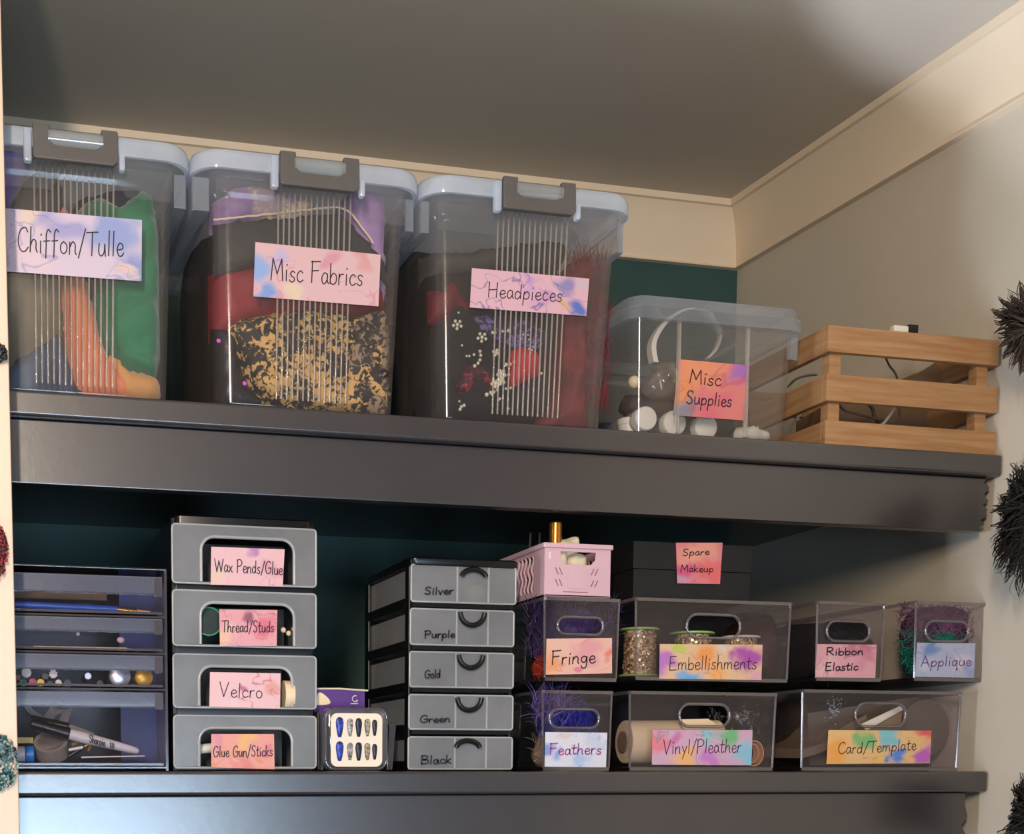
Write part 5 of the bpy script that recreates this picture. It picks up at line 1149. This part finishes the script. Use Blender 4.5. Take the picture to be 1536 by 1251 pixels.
# bottom drawer
o = thing('marker_pen', 'white marker with a black cap and black lettering lying in the bottom drawer', 'marker')
A, B, C_ = V(46, 1085, ky), V(104, 1101, ky), V(208, 1127, ky)
dv = (C_ - A).normalized()
build('cap', MB().cyl(A, B, .0058, .0074, 18, .001), 'black', o, smooth=True, angle=40)
build('cap_clip', MB().tube([A + Vector((.0, -.003, .008)), B + Vector((0, -.003, .011))], .0022, 6), 'black', o, smooth=True)
M['markw'] = paint('grey_white_barrel', (206, 200, 202), .35, .03)
build('barrel', MB().rings([[p_ + Vector((-dv.z, 0, dv.x)) * (math.sin(a) * r_) + Vector((0, math.cos(a) * r_, 0)) for a in [2 * PI * i / 18 for i in range(18)]] for p_, r_ in ((B + dv * .0003, .0066), (B + dv * .02, .0068), (B.lerp(C_, .55), .0058), (B.lerp(C_, .85), .0048), (B.lerp(C_, .97), .0040), (C_, .0020))]), 'markw', o, smooth=True, angle=50)
tA = V(134, 1113, ky - .0085); tB = V(158, 1120, ky - .0085)
build('lettering', text_mb(MB(), 'Sharpie', tA, tB, .0095, .0010), 'ink', o)
build('lettering', text_mb(MB(), 'III', V(165, 1121, ky - .0085), V(172, 1123, ky - .0085), .006, .0010), 'ink', o)
M['tape'] = paint('grey_tape', (150, 140, 128), .45, .08, 20)
def ringroll(label, cx_, cy_, ro, ri, wd, tilt, mat, Y):
    c = V(cx_, cy_, Y); ax = Vector((math.sin(tilt), math.cos(tilt) * .55, -.62)).normalized() if tilt else Vector((0, 1, 0))
    single('tape_roll', MB().lathe(c, ax, [(0, ri), (0, ro), (wd, ro), (wd, ri), (0, ri)], 32), mat, label, 'tape roll', smooth=True, angle=40)
ringroll('grey tape roll lying below the marker in the bottom drawer', 76, 1112, .020, .0155, .018, .12, 'tape', ky + .012)
pth = smooth_path([V(31, 1044, ky + .05), V(38, 1064, ky + .05), V(52, 1076, ky + .05), V(75, 1084, ky + .05), V(100, 1092, ky + .05), V(135, 1105, ky + .05)], 6)
single('plastic_strip', MB().rings([[q, q + Vector((.006, 0, .004)), q + Vector((.006, .02, .004)), q + Vector((0, .02, 0))] for q in pth]), 'tape', 'curved grey plastic strip arching behind the marker', 'strip', smooth=True)
single('plastic_bracket', MB().tube([V(70, 1082, ky + .04), V(80, 1066, ky + .04), V(101, 1066, ky + .04), V(92, 1092, ky + .04)], .0035, 6, flat=2), 'tape', 'grey plastic bracket standing behind the marker cap', 'bracket')
single('yellow_ruler', MB().box(.018, V(50, 1110, ky + .02).x, ky + .025, ky + .045, V(40, 1115, ky + .02).z, V(40, 1106, ky + .02).z), 'cyel', 'yellow bar at the left of the bottom drawer', 'ruler')
o = thing('glue_stick', 'blue and white glue stick at the left of the bottom drawer', 'glue stick')
M['skyb'] = paint('bright_blue_plastic', (24, 118, 196), .35, .05)
a, b, c = V(20, 1131, ky), V(37, 1131, ky), V(51, 1131, ky)
for p_ in (a, b, c): p_.z = z_floor(1147) + .0103
a.x = .020
build('barrel', MB().cyl(a, b, .0092, n=20), 'white', o, smooth=True, angle=40); build('cap', MB().cyl(b + Vector((.0003, 0, 0)), c, .0098, n=20, bev=.001), 'skyb', o, smooth=True, angle=40)
stick('craft_knife', 'black and yellow craft knife below the marker barrel', 'knife', [('handle', V(104, 1134, ky), V(126, 1120, ky), .0028, .0026, 'black'), ('blade', V(126.2, 1120, ky), V(137, 1114, ky), .0014, .0008, 'goldcap')])
stick('metal_pin', 'short silver tube right of the grey tape roll', 'pin', [('shaft', V(103, 1125, ky - .004), V(124, 1121, ky - .004), .0018, .0018, 'white')])
single('white_rod', MB().cyl(V(122, 1136, ky), V(217, 1134, ky), .0010, .0007, 8), 'white', 'thin white rod under the tip of the marker', 'rod')
single('yellow_tool', MB().tube([V(108, 1117, ky + .01), V(120, 1112, ky + .01), V(136, 1116, ky + .01), V(132, 1126, ky + .01)], .0022, 7), 'goldcap', 'mustard loop handle behind the craft knife', 'tool', smooth=True)

# ================================================================== beaded pieces on the door edge and feathers at the right
def beads(name, label, cx_, cy_, rx, ry, n, mats, r, seed, Y=1.538):
    t = thing(name, label, 'ornament', None); rnd = random.Random(seed)
    c = V(cx_, cy_, Y); k = .00076
    out = [(c.x + rx * k * math.cos(a) * (1 + .12 * math.sin(3 * a)), c.z + ry * k * math.sin(a) * (1 + .1 * math.cos(4 * a))) for a in [2 * PI * i / 24 for i in range(24)]]
    build('backing', MB().rings([[(x, y, z) for x, z in out] for y in (1.5445, 1.5395)]), mats[-1], t)
    for j, m in enumerate(mats[:-1]):
        mb = MB()
        for i in range(n // (len(mats) - 1)):
            a, q = rnd.uniform(0, 2 * PI), math.sqrt(rnd.uniform(0, 1)) * 1.05
            mb.ball((c.x + rx * k * q * math.cos(a), 1.538 - rnd.uniform(0, .003), c.z + ry * k * q * math.sin(a)), r * rnd.uniform(.7, 1.3), 6, 4)
        s_ = build('beading', mb, m, t); s_['kind'] = 'stuff'
M['aqua'] = paint('aqua_rhinestone', (110, 170, 168), .2, .4, 60, metal=.2); M['pearlb'] = paint('champagne_rhinestone', (224, 206, 184), .2, .3, 60, metal=.2); M['rubyb'] = paint('ruby_bead', (120, 20, 30), .2, .4, 60); M['jet'] = paint('jet_bead', (14, 12, 14), .2, .1)
M['aquad'] = paint('deep_aqua_rhinestone', (50, 100, 106), .2, .4, 60, metal=.2)
beads('beaded_applique', 'aqua and silver rhinestone cluster pinned low on the peach door edge', -3, 1143, 27, 38, 520, ('aqua', 'pearlb', 'aquad', 'aquad'), .0016, 2)
beads('beaded_applique', 'ruby red sequinned oval pinned on the peach door edge', -10, 825, 19, 40, 380, ('rubyb', 'cred', 'crust', 'maroon'), .0012, 3)
beads('beaded_applique', 'small jet black bead flower pinned high on the peach door edge', -3, 528, 12, 13, 60, ('jet', 'cdark', 'jet'), .0020, 4)
M['blkf'] = paint('black_feather', (16, 12, 12), .6, .3, 40, col2=(8, 6, 6)); M['brnf'] = paint('dark_brown_feather', (78, 62, 56), .6, .3, 40, col2=(20, 15, 15))
FY = 1.50
def plume(label, rootpx, tips, n, L, w, mat, curl, seed, droop=0.0, spread=.02):
    """a hanging feather piece: strands from around rootpx fanning towards the tip pixels"""
    t = thing('feather_trim', label, 'feathers', 'black feather pieces at the right edge'); c = V(rootpx[0], rootpx[1], FY); rnd = random.Random(seed)
    build('quill', MB().tube([c + Vector((-.012, 0, -.006)), c + Vector((.4, 0, .004)) * (XW - c.x) + Vector((0, 0, .002)), Vector((XW - .0005, c.y, c.z + .008))], [.002, .003, .0035], 8), mat, t, smooth=True)
    mb = MB()
    for i in range(n):
        tx, ty = tips[rnd.randrange(len(tips))]
        e = V(tx + rnd.gauss(0, spread * 300), ty + rnd.gauss(0, spread * 300), FY + rnd.uniform(-.04, .03)); s0 = c + Vector([rnd.gauss(0, .006) for _ in range(3)])
        e = s0 + (e - s0) * rnd.uniform(.55, 1.08)
        m_ = s0.lerp(e, .5) + Vector([rnd.gauss(0, curl) for _ in range(3)]) + Vector((0, 0, droop))
        m2 = s0.lerp(e, .8) + Vector([rnd.gauss(0, curl) for _ in range(3)])
        path = [Vector((min(q.x, XW - .001), q.y, q.z)) for q in smooth_path([s0, m_, m2, e], 4)]
        mb.blade(path, w * rnd.uniform(.6, 1.4), (e - s0).cross(Vector((rnd.uniform(-.3, .3), 1, rnd.uniform(-.3, .3)))))
    s_ = build('barbs', mb, mat, t); s_['kind'] = 'stuff'
plume('brown black ostrich feather tuft in front of the crate corner', (1549, 492), [(1492, 480), (1495, 500), (1490, 465), (1500, 520), (1505, 535), (1515, 550), (1530, 560), (1545, 570), (1500, 450), (1515, 440), (1530, 425)], 380, .09, .0018, 'brnf', .003, 5, .003, .005)
plume('long curly black feather hanging past the upper shelf end', (1548, 765), [(1500, 745), (1495, 765), (1500, 790), (1490, 830), (1498, 850), (1510, 870), (1530, 890), (1515, 720), (1525, 700), (1540, 690), (1505, 810), (1520, 840)], 900, .09, .0015, 'blkf', .006, 6, .003, .009)
plume('black feather low at the right edge beside the lower shelf', (1550, 1222), [(1520, 1205), (1516, 1225), (1510, 1250), (1525, 1180), (1532, 1165), (1535, 1270)], 420, .09, .0015, 'blkf', .005, 7, .003, .006)
finish()
